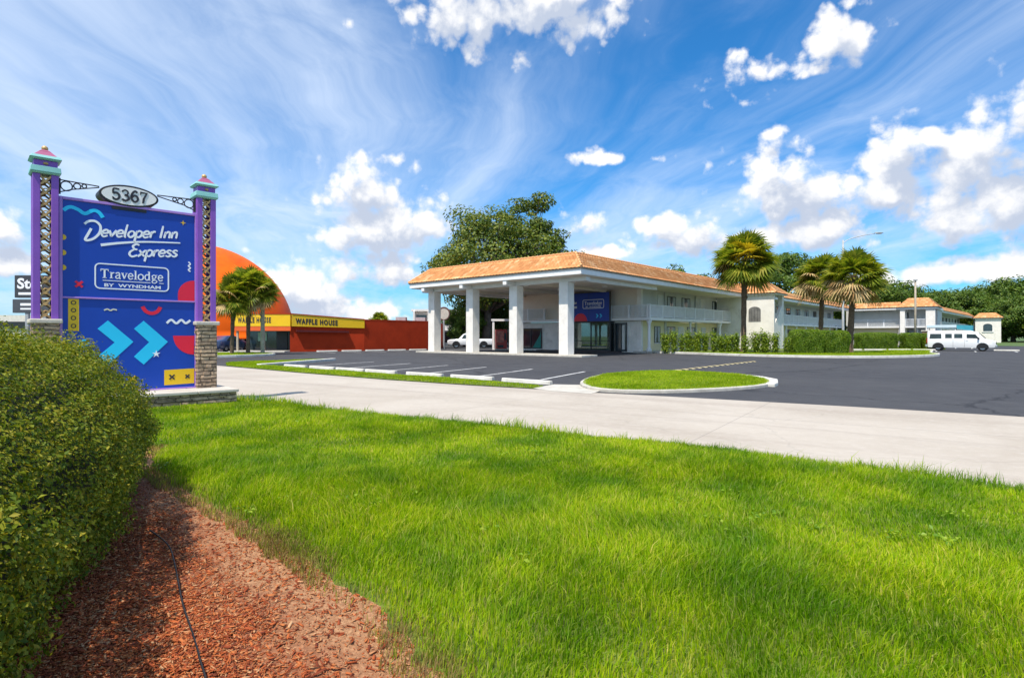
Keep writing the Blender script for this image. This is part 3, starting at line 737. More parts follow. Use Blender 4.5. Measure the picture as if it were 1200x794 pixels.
    m_ = MB(); m_.lathe([(0, -.045)] + [(.05 * math.sin(t), -.05 * math.cos(t)) for t in np.linspace(.3, math.pi - .01, 8)], 12, ((x0 + x1) / 2, (y0 + y1) / 2, 4.725)); m_.build('finial', M['gold'], SN, True)
pillar(-.405); pillar(2.185)
# cabinet
mb = MB(); mb.box(.018, 2.162, .0, .17, 2.115, 3.855); mb.build('upper_panel', M['blue'], SN)
mb = MB(); mb.box(.018, 2.162, .0, .17, .365, 2.08); mb.build('lower_panel', M['blue'], SN)
mb = MB()
for x in (-.036, 2.165): mb.box(x, x + .05, -.028, .19, .336, 3.91)
mb.box(.0145, 2.1645, -.026, .188, 3.858, 3.908); mb.box(.0145, 2.1645, -.026, .188, 2.082, 2.113); mb.box(.0145, 2.1645, -.026, .188, .337, .363)
mb.build('panel_frame', M['lilac'], SN, bevel=.006)

def strip(mb, pts, w, y0, y1, closed=False, widths=None):
    """a flat stroke of width w along (x, z) points, from depth y0 (front) to y1"""
    n = len(pts); P_ = [np.array(p, float) for p in pts]; L = []; Rr = []
    for i in range(n):
        a = P_[(i - 1) % n] if closed or i > 0 else P_[i]; b = P_[(i + 1) % n] if closed or i < n - 1 else P_[i]
        d = b - a; d = d / (np.hypot(*d) + 1e-9); k = (widths[i] if widths is not None else w) / 2
        nn = np.array([-d[1], d[0]]) * k; L.append(P_[i] + nn); Rr.append(P_[i] - nn)
    m = n if closed else n - 1
    for i in range(m):
        j = (i + 1) % n
        q = [Rr[i], Rr[j], L[j], L[i]]
        vs = [(p[0], y0, p[1]) for p in q] + [(p[0], y1, p[1]) for p in q]
        mb.add(vs, [(0, 1, 2, 3), (0, 4, 5, 1), (2, 6, 7, 3)] + ([] if closed else ([(3, 7, 4, 0)] if i == 0 else []) + ([(1, 5, 6, 2)] if i == m - 1 else [])))
    return mb
GL = {'e': ([[(.1, .5), (.5, .52), (.82, .62), (.66, .97), (.38, 1.0), (.12, .72), (.1, .3), (.36, 0), (.8, .16)]], .92),
      'v': ([[(.02, .98), (.22, .35), (.32, .03)], [(.32, .03), (.55, .45), (.8, 1.0)]], .86),
      'l': ([[(.22, 1.95), (.16, .9), (.16, .12), (.34, .0)]], .46),
      'o': ([[(.48, 1), (.14, .72), (.12, .28), (.42, 0), (.78, .28), (.8, .72), (.48, 1)]], .92),
      'p': ([[(.16, 1.0), (.1, -.8)], [(.15, .72), (.45, 1.02), (.82, .78), (.8, .3), (.5, .02), (.15, .2)]], .95),
      'r': ([[(.16, 1), (.12, 0)], [(.14, .55), (.38, .95), (.68, .95)]], .70),
      'n': ([[(.16, 1), (.12, 0)], [(.14, .6), (.45, 1.0), (.74, .85), (.76, 0)]], .95),
      'I': ([[(.25, 1.95), (.2, 0)]], .58), ' ': ([], .55),
      'x': ([[(.05, 1), (.35, .55), (.78, .0)], [(.82, 1), (.4, .45), (0, 0)]], .86),
      's': ([[(.72, .84), (.42, 1.02), (.14, .78), (.42, .52), (.7, .28), (.42, -.02), (.05, .15)]], .80),
      'E': ([[(1.0, 1.75), (.62, 1.92), (.25, 1.62), (.5, 1.16), (.86, 1.1)], [(.5, 1.1), (.08, .75), (.05, .28), (.42, -.02), (1.0, .2)]], 1.1)}
def script(mb, text, u0, u1, z0, z1, xh, w, slant=.22, y0=-.008, y1=.004):
    adv = sum(GL[c][1] for c in text); sx = (u1 - u0) / adv; x = 0
    for c in text:
        for st in GL[c][0]:
            pts = catmull(st, 5)
            out = []
            for p in pts:
                u = u0 + (x + p[0]) * sx + slant * p[1] * xh * .8; t = (x + p[0]) / adv
                out.append((u, z0 + (z1 - z0) * t + p[1] * xh))
            n = len(out); strip(mb, out, w, y0, y1, widths=[w * (.78 + .3 * math.sin(3.0 * i / n)) for i in range(n)])
        x += GL[c][1]
mb = MB()
strip(mb, catmull([(.335, 3.455), (.40, 3.515), (.50, 3.525), (.572, 3.45), (.565, 3.33), (.49, 3.22), (.40, 3.165), (.345, 3.17), (.385, 3.27), (.435, 3.385)], 5), .04, -.008, .004)
script(mb, 'eveloper Inn', .575, 1.85, 3.255, 3.365, .125, .034)
script(mb, 'Express', 1.02, 1.845, 2.925, 3.0, .125, .034)
ul = catmull([(.58, 3.095), (.9, 3.17), (1.3, 3.235), (1.9, 3.28)], 6); strip(mb, ul, .04, -.008, .004, widths=list(np.linspace(.05, .022, len(ul))))
mb.build('hotel_name_lettering', M['white_v'], SN)
# boxed chain logo, serif letters as strokes with feet
def rrect(x0, x1, z0, z1, r, n=5):
    out = []
    for cx, cz, a in ((x1 - r, z1 - r, 0), (x0 + r, z1 - r, 90), (x0 + r, z0 + r, 180), (x1 - r, z0 + r, 270)):
        out += [(cx + r * math.cos(R(a + 90 * k / n)), cz + r * math.sin(R(a + 90 * k / n))) for k in range(n + 1)]
    return out
SER = {'T': ([([(.5, 1.45), (.5, 0)], .24), ([(.02, 1.4), (.98, 1.4)], .13), ([(.05, 1.4), (.05, 1.1)], .08), ([(.95, 1.4), (.95, 1.1)], .08), ([(.25, .04), (.75, .04)], .09)], 1.08),
       'r': ([([(.25, 1), (.25, 0)], .2), ([(.05, .97), (.28, .97)], .08), ([(.05, .04), (.48, .04)], .08), ([(.28, .7), (.45, .93), (.62, .92)], .15)], .68),
       'a': ([([(.12, .82), (.35, .98), (.58, .85), (.6, .1), (.74, .03)], .17), ([(.6, .6), (.25, .5), (.12, .22), (.3, .03), (.58, .2)], .14)], .80),
       'v': ([([(.14, .97), (.42, .05)], .2), ([(.42, .05), (.68, .97)], .1), ([(.0, .97), (.32, .97)], .08), ([(.54, .97), (.82, .97)], .08)], .80),
       'e': ([([(.12, .54), (.68, .56), (.6, .88), (.38, .98), (.16, .75), (.13, .35), (.36, .03), (.7, .2)], .15)], .80),
       'l': ([([(.25, 1.5), (.25, 0)], .2), ([(.06, 1.47), (.27, 1.47)], .08), ([(.05, .04), (.46, .04)], .08)], .50),
       'o': ([([(.43, .97), (.15, .75), (.13, .25), (.43, .03), (.73, .25), (.72, .75), (.43, .97)], .17)], .88),
       'd': ([([(.66, 1.5), (.66, .0)], .2), ([(.47, 1.47), (.68, 1.47)], .08), ([(.66, .04), (.86, .04)], .08), ([(.62, .8), (.38, .97), (.14, .72), (.14, .26), (.36, .03), (.62, .2)], .15)], .92),
       'g': ([([(.4, .97), (.17, .8), (.2, .5), (.42, .38), (.62, .55), (.62, .82), (.4, .97)], .14), ([(.6, .9), (.82, .97)], .1), ([(.25, .42), (.18, .2), (.6, .1), (.78, -.15), (.5, -.4), (.15, -.3), (.2, -.05), (.45, .08)], .12)], .86),
       '5': ([([(.82, 1.36), (.22, 1.36), (.18, .78)], .2), ([(.18, .78), (.48, .9), (.8, .68), (.78, .28), (.48, .05), (.14, .2)], .26), ([(.14, .2), (.2, .34)], .2)], 1.0),
       '3': ([([(.16, 1.2), (.46, 1.38), (.76, 1.18), (.68, .86), (.4, .76)], .17), ([(.4, .76), (.76, .62), (.82, .28), (.48, .05), (.12, .2)], .26), ([(.14, 1.1), (.2, 1.2)], .2)], 1.0),
       '6': ([([(.78, 1.22), (.52, 1.4), (.2, 1.0), (.13, .45), (.46, .05), (.82, .3), (.76, .72), (.46, .84), (.16, .55)], .25)], 1.0),
       '7': ([([(.12, 1.34), (.84, 1.34), (.5, .6), (.42, .02)], .25), ([(.13, 1.36), (.13, 1.05)], .1)], 1.0)}
def serif(mb, text, u0, u1, z0, xh, y0=-.008, y1=.004):
    adv = sum(SER[c][1] for c in text); sx = (u1 - u0) / adv; x = 0
    for c in text:
        for st, w in SER[c][0]:
            pts = catmull(st, 5) if len(st) > 2 and not (c in '7T') else st
            strip(mb, [(u0 + (x + p[0]) * sx, z0 + p[1] * xh) for p in pts], w * min(sx, xh), y0, y1)
        x += SER[c][1]
def font_text(mb, text, u0, u1, zbase, h, y, bold=0.0, mi=0, depth=.006, space=1.0):
    """built-in font, squeezed to the width; appended to mb as flat solid letters in the x-z plane facing -y"""
    cu = bpy.data.curves.new('letters', 'FONT'); cu.body = text; cu.offset = bold; cu.extrude = .5; cu.resolution_u = 3; cu.space_character = space
    o = bpy.data.objects.new('letters', cu); COL.objects.link(o)
    dg = bpy.context.evaluated_depsgraph_get(); me = bpy.data.meshes.new_from_object(o.evaluated_get(dg))
    xs = [v.co.x for v in me.vertices]; ys = [v.co.y for v in me.vertices]
    a, b = min(xs), max(xs); c, d = min(ys), max(ys)
    vs = [(u0 + (v.co.x - a) / (b - a) * (u1 - u0), y - v.co.z * depth * 2 * .5, zbase + (v.co.y - c) / (d - c) * h) for v in me.vertices]
    mb.add(vs, [tuple(p.vertices) for p in me.polygons], mi)
    bpy.data.objects.remove(o); bpy.data.curves.remove(cu); bpy.data.meshes.remove(me)
mb = MB(); strip(mb, rrect(.495, 1.69, 2.29, 2.75, .075), .022, -.007, .004, True)
serif(mb, 'Travelodge', .575, 1.60, 2.485, .115)
strip(mb, [(.61, 2.44), (1.38, 2.44)], .012, -.007, .004); strip(mb, [(1.53, 2.44), (1.605, 2.44)], .012, -.007, .004)
font_text(mb, 'BY  WYNDHAM', .635, 1.555, 2.325, .062, -.002, .02)
mb.build('chain_logo', M['white_v'], SN)
def deco(name, mat, fn, y=-.006):
    m_ = MB(); fn(m_); return m_.build(name, mat, SN)
def poly(m_, pts, y0=-.006, y1=.004): m_.prism_y(pts, y0, y1)
def disc(cx, cz, r, n=28, a0=0, a1=360): return [(cx + r * math.cos(R(a0 + (a1 - a0) * k / n)), cz + r * math.sin(R(a0 + (a1 - a0) * k / n))) for k in range(n + (0 if a1 - a0 == 360 else 1))]
deco('cyan_wave', M['cyan'], lambda m_: strip(m_, catmull([(.03, 3.66), (.085, 3.715), (.15, 3.735), (.245, 3.70), (.34, 3.645), (.44, 3.71), (.50, 3.725), (.56, 3.69), (.612, 3.61)], 5), .062, -.006, .004))
for z_ in (3.177, 2.899, 2.632): deco('yellow_dot', M['yellow_v'], lambda m_: poly(m_, disc(.02, z_, .05, 16, -90, 90)))
def cross(m_, cx, cz, r, w):
    for s_ in (1, -1): strip(m_, [(cx - r, cz - s_ * r), (cx + r, cz + s_ * r)], w, -.006 - .002 * (s_ + 1), .004)
deco('red_cross', M['red_v'], lambda m_: (cross(m_, .253, 2.346, .052, .04)))
deco('red_quarter', M['red_v'], lambda m_: poly(m_, [(2.16, 2.117)] + disc(2.16, 2.117, .385, 18, 90, 180) if False else [(2.16, 2.117), (2.16, 2.53), *disc(2.16, 2.235, .30, 14, 92, 180), (1.86, 2.117)]))
def star4(m_, cx, cz, r, q=.28): poly(m_, [(cx + (r if k % 2 == 0 else r * q) * math.cos(R(45 * k)), cz + (r if k % 2 == 0 else r * q) * math.sin(R(45 * k))) for k in range(8)])
deco('small_star', M['yellow_v'], lambda m_: star4(m_, 1.952, 3.695, .055))
deco('white_squiggle', M['white_v'], lambda m_: strip(m_, catmull([(2.05, 2.91), (2.085, 2.87), (2.05, 2.83), (2.085, 2.79), (2.05, 2.75), (2.085, 2.715)], 4), .026, -.006, .004))
def chev(m_, pts): poly(m_, pts)
deco('chevron', M['cyan'], lambda m_: chev(m_, [(.53, 1.535), (.69, 1.69), (1.095, 1.288), (.69, .86), (.53, 1.015), (.795, 1.277)]))
deco('chevron', M['cyan'], lambda m_: chev(m_, [(1.106, 1.54), (1.266, 1.695), (1.68, 1.284), (1.266, .845), (1.106, 1.003), (1.357, 1.278)]))
yt = MB(); poly(yt, [(.095, 1.49), (.253, 1.49), (.253, 2.072), (.095, 2.072)]); yt = yt.build('yellow_tag', M['yellow_v'], SN)
for z in (2.005, 1.868, 1.726, 1.582): m_ = MB(); strip(m_, disc(.173, z, .033, 14), .014, -.010, -.004, True); m_.build('tag_ring', M['ink'], yt)
yb = MB(); poly(yb, [(1.617, .42), (2.155, .433), (2.155, .737), (1.617, .722)]); yb = yb.build('yellow_block', M['yellow_v'], SN)
for cx, q in ((1.752, .045), (2.03, .035)):
    m_ = MB()
    for s_ in (1, -1): strip(m_, [(cx - q, .578 - s_ * q), (cx + q, .578 + s_ * q)], .028, -.010 - .001 * (s_ + 1), -.004)
    m_.build('block_cross', M['ink'], yb)
deco('cream_squiggle', pmat('cream_vinyl', (.7, .66, .5), .4, .03), lambda m_: strip(m_, catmull([(.63, 1.88), (.68, 1.905), (.73, 1.88), (.775, 1.905), (.83, 1.89)], 4), .024, -.006, .004))
deco('red_arc', M['red_v'], lambda m_: strip(m_, catmull([(1.245, 1.975), (1.30, 1.885), (1.40, 1.845), (1.50, 1.885), (1.55, 1.975)], 5), .066, -.006, .004))
deco('white_wave', M['white_v'], lambda m_: strip(m_, catmull([(1.66, 1.655), (1.74, 1.725), (1.83, 1.655), (1.92, 1.725), (2.0, 1.66), (2.085, 1.72)], 5), .042, -.006, .004))
deco('cyan_ring', M['cyan'], lambda m_: strip(m_, disc(.328, 1.264, .062, 20), .026, -.006, .004, True))
deco('yellow_cross', M['yellow_v'], lambda m_: cross(m_, 1.078, .564, .06, .055))
deco('red_cross', M['red_v'], lambda m_: cross(m_, .346, .985, .045, .04))
deco('white_star', M['white_v'], lambda m_: poly(m_, [(1.478 + (.075 if k % 2 == 0 else .024) * math.cos(R(36 * k + 18)), 1.046 + (.075 if k % 2 == 0 else .024) * math.sin(R(36 * k + 18))) for k in range(10)], -.010, .004))
deco('red_quarter', M['red_v'], lambda m_: poly(m_, [(2.16, 1.405), (1.768, 1.405), *disc(2.16, 1.405, .385, 14, 184, 268)]))
# house number drum and its scrolled brackets
def oval(rx, rz_, n=36): return [(1.03 + rx * math.cos(2 * math.pi * k / n), 4.075 + rz_ * math.sin(2 * math.pi * k / n)) for k in range(n)]
nb = MB(); nb.prism_y(oval(.485, .205), -.03, .36); nb = nb.build('number_drum', M['iron'], SN, bevel=.01)
m_ = MB(); m_.prism_y(oval(.445, .168), -.038, -.02); m_.build('number_face', pmat('pale_number_face', (.86, .84, .82), .4, .03), nb)
m_ = MB(); serif(m_, '5367', .74, 1.335, 3.97, .152, -.046, -.03); m_.build('house_number', M['ink'], nb)
m_ = MB(); m_.box(.75, 1.31, -.02, .06, 3.8, 3.90); m_.build('drum_foot', M['iron'], nb)
for sx, x0, x1 in ((1, -.04, .56), (-1, 2.18, 1.50)):
    m_ = MB(); r_ = .011
    m_.tube([(x0 + sx * .0, .02, 4.205), (x1, .02, 4.185)], r_, 6)
    m_.tube([(x0 + sx * .02, .02, 3.985), (x0 + sx * .2, .02, 4.06), (x1, .02, 4.165)], r_, 6)
    for cx, cz, q in ((x0 + sx * .115, 4.105, .085), (x0 + sx * .27, 4.13, .052), (x0 + sx * .375, 4.15, .034)):
        m_.tube([(cx + q * math.cos(t), .02, cz + q * math.sin(t)) for t in np.linspace(0, 2 * math.pi, 17)], r_, 6)
    m_.box(min(x0, x0 + sx * .03), max(x0, x0 + sx * .03), -.01, .05, 3.95, 4.23)
    m_.build('scroll_bracket', M['iron'], SN)

# ------------------------------------------------------------------ near hedge, mulch, hose
def leaf_cloud(name, pts, nrm, size, mat, parent, seed, jit=0.7, curl=.25, aspect=.5, mats=None):
    """one folded leaf at each point, facing roughly along its normal"""
    r = np.random.default_rng(seed); n = len(pts)
    nn = nrm + r.normal(0, jit, (n, 3)); nn /= np.linalg.norm(nn, axis=1)[:, None] + 1e-9
    t = r.normal(0, 1, (n, 3)) + np.array([0, 0, .35]); t -= nn * np.sum(t * nn, 1)[:, None]; t /= np.linalg.norm(t, axis=1)[:, None] + 1e-9
    b = np.cross(nn, t); s_ = size * r.uniform(.55, 1.25, n)[:, None]
    V = np.empty((n, 4, 3))
    V[:, 0] = pts - t * s_ * .5; V[:, 1] = pts + b * s_ * aspect * .5 + nn * s_ * curl * .5
    V[:, 2] = pts + t * s_ * .5 - nn * s_ * curl * .3; V[:, 3] = pts - b * s_ * aspect * .5 + nn * s_ * curl * .5
    k = np.arange(n)[:, None] * 4
    T_ = np.concatenate([k + np.array([[0, 1, 2]]), k + np.array([[0, 2, 3]])], 0)
    return npmesh(name, V.reshape(-1, 3), None, mat, parent, tris=T_)
def surf_sample(V, F, n, seed):
    r = np.random.default_rng(seed); a, b, c = V[F[:, 0]], V[F[:, 1]], V[F[:, 2]]
    cr = np.cross(b - a, c - a); ar = np.linalg.norm(cr, axis=1); k = r.choice(len(F), n, p=ar / ar.sum())
    u = r.uniform(0, 1, (n, 2)); f = u.sum(1) > 1; u[f] = 1 - u[f]
    p = a[k] + u[:, :1] * (b[k] - a[k]) + u[:, 1:] * (c[k] - a[k]); nn = cr[k] / (ar[k][:, None] + 1e-12)
    return p, nn
def superq(a, b, c, e1, e2, nu=72, nv=36, zmin=-.2, pw=1.0):
    """upper superellipsoid as vertices and triangles"""
    f = lambda w, m: np.sign(w) * np.abs(w) ** m
    v = np.linspace(zmin, 1, nv)[:, None]; v = np.sign(v) * np.abs(v) ** pw * math.pi / 2; u = np.linspace(-math.pi, math.pi, nu, endpoint=False)[None]
    x = a * f(np.cos(v), e1) * f(np.cos(u), e2); y = b * f(np.cos(v), e1) * f(np.sin(u), e2); z = c * f(np.sin(v), e1) * np.ones_like(u)
    V = np.stack([x, y, z], -1).reshape(-1, 3); F = []
    for i in range(nv - 1):
        for j in range(nu):
            p, q = i * nu + j, i * nu + (j + 1) % nu; F += [(p, q, p + nu), (q, q + nu, p + nu)]
    return V, np.array(F)
HL = [(0.070, 0.115, 0.010), (0.13, 0.185, 0.014), (0.23, 0.265, 0.018), (0.32, 0.31, 0.022), (0.36, 0.29, 0.032)]
M['hedge_leaf'] = leafmat('privet_leaf', HL, 0.30, 0.55, spec=0.2, patch=(0.70, 0.80, 0.75), pscale=3.0)
M['hedge_core'] = pmat('hedge_dark_core', (0.022, 0.026, 0.010), 0.95, 0.4, 20.0)  # solid near-black core added inside the hedges to block light
M['twig'] = pmat('twig_bark', (0.10, 0.07, 0.045), 0.9, 0.3, 20.0)
ph = np.array([-.444, .896]); qh = np.array([-.896, -.444])
HC = np.array([-1.64, 2.0]) + ph * 1.40 + qh * 1.62
HG = thing('trimmed_hedge', 'large rounded olive green hedge beside the red mulch in the left foreground', 'hedge', (HC[0], HC[1], 0), math.atan2(.896, -.444))
V, F = superq(3.95, 1.67, 1.47, .62, .62, 120, 44, -.05)
_under = np.clip((.55 - V[:, 2]) / .55, 0, 1); V[:, :2] *= (1 - .14 * _under)[:, None]
def lumps(V, amp):
    x, y, z = V[:, 0], V[:, 1], V[:, 2]
    s_ = np.sin(3.1 * x + 1.7 * np.sin(2.3 * y)) * np.sin(3.7 * y + 1.1 * z + .5) + .6 * np.sin(6.7 * x + 2 * y) * np.sin(7.3 * z + 5.1 * y) + .35 * np.sin(13 * x + 4 * z) * np.sin(12 * y + 3 * x)
    return amp * s_
nrmV = V / (np.linalg.norm(V, axis=1)[:, None] + 1e-9)
slope = np.clip(1.0 - 0.055 * (V[:, 0]), .8, 1.2)
V = V + nrmV * lumps(V, .065)[:, None]; V[:, 2] = V[:, 2] * np.where(V[:, 2] > 0, 1, 1)
npmesh('dark_core', V * np.array([.935, .87, .89]), None, M['hedge_core'], HG, tris=F)
p, nn = surf_sample(V, F, 460000, 41)
r_ = np.random.default_rng(42)
# sprigs: leaves gather in tufts, with gaps between that show the dark inside
tuft = np.sin(21 * p[:, 0] + 3 * np.sin(9 * p[:, 1])) + np.sin(23 * p[:, 1] + 2.5 * np.sin(11 * p[:, 2])) + np.sin(19 * p[:, 2] + 3 * np.sin(8 * p[:, 0]))
keep = r_.uniform(-1.6, 1.4, len(p)) < tuft + .55
p, nn, tuft = p[keep], nn[keep], tuft[keep]
p = p + nn * (r_.uniform(-.15, .02, len(p)) + .028 * np.clip(tuft, -1.5, 3) + np.where(r_.uniform(0, 1, len(p)) < .02, r_.uniform(.02, .07, len(p)), 0))[:, None]
leaf_cloud('foliage', p, nn * .9 + np.array([0, 0, .45]), .026, M['hedge_leaf'], HG, 43, jit=.55, aspect=.55)
mb = MB(); rr = random.Random(3)
for k in range(60):                                   # bare stems under the skirt
    x = rr.uniform(-3.3, 3.3); y = -rr.uniform(.9, 1.4)
    mb.tube([(x, y, -.02), (x + rr.uniform(-.1, .1), y - .05, .3), (x + rr.uniform(-.2, .2), y - .12, .6)], [.009, .007, .004], 5)
mb.build('stem', M['twig'], HG)

mulch_poly = lawn_poly[:NE + 1] + [(-8.5, 6.4), (-6.5, -1.0), (-1.0, -.2)]
def mulch_z(x, y): return 0.016 + .022 * (1 + sinnoise(x, y, 77, 5, 2.2)) * np.clip(dist_poly(x, y, lawn_poly[:NE + 1]) / .3, .2, 1)
grid_sheet('mulch_bed', mulch_poly, 0.16, mulch_z, M['mulch'])
M['chip'] = leafmat('bark_chip', [(0.14, 0.028, 0.010), (0.30, 0.060, 0.017), (0.42, 0.098, 0.024), (0.47, 0.15, 0.042), (0.52, 0.30, 0.15)], 0.0, 0.85)
def chips(n, seed):
    r = np.random.default_rng(seed); poly_ = [p for p in mulch_poly]
    xs, ys = [], []
    while sum(map(len, xs)) < n:
        x = r.uniform(-4.6, .3, 60000); y = r.uniform(1.6, 7.3, 60000)
        k = inpoly(x, y, poly_); q = (x - HC[0]) * qh[0] + (y - HC[1]) * qh[1]; k &= q < .4
        e = .73 * x + .684 * y + .30 * sinnoise(x, y, 5, 4, 1.1)
        k &= r.uniform(0, 1, len(x)) < np.clip(1.05 - .9 * np.clip((e - .62) / .45, 0, 1), .07, 1) * np.clip(5.0 / (np.hypot(x, y) + 1e-3) - .45, .15, 1)
        xs.append(x[k]); ys.append(y[k])
    x = np.concatenate(xs)[:n]; y = np.concatenate(ys)[:n]; z = mulch_z(x, y) + r.uniform(.0, .010, n)
    L = r.gamma(1.5, .0040, n) + .0025; wd = np.clip(L * r.uniform(.10, .34, n), .0012, .006); th = r.uniform(.0007, .002, n)
    a = r.uniform(0, 2 * np.pi, n); pi_ = r.normal(0, .22, n); ro = r.normal(0, .4, n)
    d = np.stack([np.cos(a) * np.cos(pi_), np.sin(a) * np.cos(pi_), np.sin(pi_)], 1)
    s_ = np.stack([-np.sin(a) * np.cos(ro), np.cos(a) * np.cos(ro), np.sin(ro)], 1); u = np.cross(d, s_)
    c = np.stack([x, y, z], 1); V = np.empty((n, 8, 3)); i = 0
    for k in (-1, 1):
        for sx, sy in ((-1, -1), (1, -1), (1, 1), (-1, 1)):
            V[:, i] = c + d * (L * sx * r.uniform(.8, 1, n))[:, None] + s_ * (wd * sy)[:, None] + u * (th * k)[:, None]; i += 1
    q = np.array([(0, 3, 2, 1), (4, 5, 6, 7), (0, 1, 5, 4), (1, 2, 6, 5), (2, 3, 7, 6), (3, 0, 4, 7)])
    Q = (np.arange(n)[:, None, None] * 8 + q[None]).reshape(-1, 4)
    return npmesh('mulch_chips', V.reshape(-1, 3), Q, M['chip'])
tag(chips(130000, 51), 'red brown shredded bark chips scattered over the bed', 'mulch', kind='stuff')
mb = MB(); pts = catmull([(-2.5, 3.95), (-2.2, 3.66), (-1.98, 3.36), (-1.66, 2.88), (-1.44, 2.58), (-1.30, 2.38), (-1.12, 2.1), (-1.0, 1.7)], 6)
mb.tube([(p[0], p[1], .066 + .002 * math.sin(9 * p[1])) for p in pts], .0042, 8)
tag(mb.build('garden_hose', M['black'], smooth=True), 'thin black irrigation hose lying on the red mulch at the shadow edge', 'hose')

# broad-leaved weeds scattered in the lawn
_r = np.random.default_rng(61); wx = _r.uniform(-4, 9, 900); wy = _r.uniform(2.2, 12, 900); k_ = inpoly(wx, wy, lawn_poly) & (_r.uniform(0, 1, 900) < .25) & (sinnoise(wx, wy, 88, 4, .9) > .1)
wx, wy = wx[k_], wy[k_]; m_ = 14; cx = np.repeat(wx, m_) + _r.normal(0, .05, len(wx) * m_); cy = np.repeat(wy, m_) + _r.normal(0, .05, len(wx) * m_)
pz = lawn_z(cx, cy) + _r.uniform(.03, .075, len(cx)); M['weed'] = leafmat('weed_leaf', [(0.10, 0.22, 0.012), (0.20, 0.34, 0.015), (0.32, 0.42, 0.03)], .35, .5)
tag(leaf_cloud('lawn_weeds', np.stack([cx, cy, pz], 1), np.tile([0, 0, 1.0], (len(cx), 1)), .034, M['weed'], None, 62, jit=.4, aspect=.7), 'small broad leaved weeds dotted through the lawn', 'weeds', kind='stuff')

# ------------------------------------------------------------------ motel
def tile_mat():
    m, nt, T, b = mat_new('clay_barrel_tile')
    uv = nd(nt, 'ShaderNodeUVMap').outputs[0]
    x, y, z = T.sep(uv)
    ix = T.math('FLOOR', T.math('DIVIDE', x, .30)); iy = T.math('FLOOR', T.math('DIVIDE', y, .36))
    wn = nd(nt, 'ShaderNodeTexWhiteNoise', noise_dimensions='2D'); nt.links.new(T.comb(ix, iy), wn.inputs['Vector'])
    cr = nd(nt, 'ShaderNodeValToRGB'); nt.links.new(wn.outputs['Value'], cr.inputs[0])
    e = cr.color_ramp.elements; e.new(.4); e.new(.8)
    for i, c in enumerate([(.52, .21, .068), (.63, .27, .095), (.69, .33, .125), (.76, .44, .22)]): e[i].color = c4(c)
    e[0].position = 0; e[3].position = 1
    oc = nd(nt, 'ShaderNodeTexCoord').outputs['Object']
    c = T.mix(T.ss(T.noise(oc, .5, 5.0, .65), .5, .80, 0, .25), cr.outputs[0], (.36, .18, .09))
    nt.links.new(c, b.inputs['Base Color']); b.inputs['Roughness'].default_value = .8
    return m
M['tile'] = tile_mat()
def tile_slope(name, a, b, c, d, parent, tile=.30, course=.36, amp=.045, sub=5):
    """barrel tiles on the slope a-b (eave) to d-c (ridge); a->b runs so that the outside is up"""
    a, b, c, d = (np.array(p, float) for p in (a, b, c, d))
    L = np.linalg.norm(b - a); S = np.linalg.norm((d + c) / 2 - (a + b) / 2)
    nc = max(2, int(round(L / tile)) * sub); nr = max(2, int(round(S / course)))
    nrm = np.cross(b - a, d - a); nrm /= np.linalg.norm(nrm)
    if nrm[2] < 0: nrm = -nrm
    ud = (b - a) / L
    us = np.linspace(0, 1, nc + 1); rows = []
    for k in range(nr): rows += [(k / nr, 1.0), ((k + .985) / nr, 0.0)]
    V = []; UV = []
    for v, lift in rows:
        p0 = a + (d - a) * v; p1 = b + (c - b) * v
        p = p0[None] + (p1 - p0)[None] * us[:, None]
        q = (p - a) @ ud
        h = amp * np.abs(np.cos(math.pi * q / tile)) ** .8 + .035 * lift
        V.append(p + nrm[None] * h[:, None]); UV.append(np.stack([q + 50, np.full_like(q, v * S + .01)], 1))
    V = np.concatenate(V); UV = np.concatenate(UV); w = nc + 1; Q = []
    for r_ in range(len(rows) - 1):
        i = np.arange(nc) + r_ * w; Q.append(np.stack([i, i + 1, i + 1 + w, i + w], 1))
    Q = np.concatenate(Q)
    nr_ = np.cross(V[Q[0, 1]] - V[Q[0, 0]], V[Q[0, 3]] - V[Q[0, 0]])
    if nr_[2] < 0: Q = Q[:, ::-1]
    o = npmesh(name, V, Q, M['tile'], parent, uv=UV)
    # the soffit-side body beneath, so that the slope has thickness
    mb = MB(); th = -nrm * .10
    vs = [tuple(p - nrm * .01) for p in (a, b, c, d)] + [tuple(p + th) for p in (a, b, c, d)]
    mb.add(vs, [(0, 1, 2, 3), (7, 6, 5, 4), (0, 4, 5, 1), (1, 5, 6, 2), (2, 6, 7, 3), (3, 7, 4, 0)]); mb.build('roof_deck', M['wood_pole'], o)
    return o
def hip_cap(mb, p, q, r=.10):
    p = Vector(p); q = Vector(q); n = max(2, int((q - p).length / .36))
    for k in range(n):
        a = p + (q - p) * (k / n); b = p + (q - p) * ((k + 1.06) / n); mb.tube([a + Vector((0, 0, .03)), b], [r, r * .82], 8)
def railing(parent, a, b, z, h=1.02, spacing=.125, post=2.1):
    """top and bottom rail, square pickets, stouter posts, from a to b (x, y)"""
    a = Vector((*a, z)); b = Vector((*b, z)); d = (b - a); L = d.length; d.normalize()
    mb = MB(); up = Vector((0, 0, 1))
    mb.bar(a + up * h, b + up * h, .07, .06); mb.bar(a + up * .09, b + up * .09, .05, .05)
    n = int(L / spacing)
    for k in range(1, n):
        p = a + d * (L * k / n); mb.bar(p + up * .11, p + up * (h - .03), .045, .045)
    o = mb.build('balcony_railing', M['rail'], parent)
    n = max(1, int(round(L / post)))
    for k in range(n + 1):
        m2 = MB(); p = a + d * (L * k / n); m2.bar(p, p + up * (h + .06), .13, .13); m2.build('railing_post', M['rail'], o)
    return o
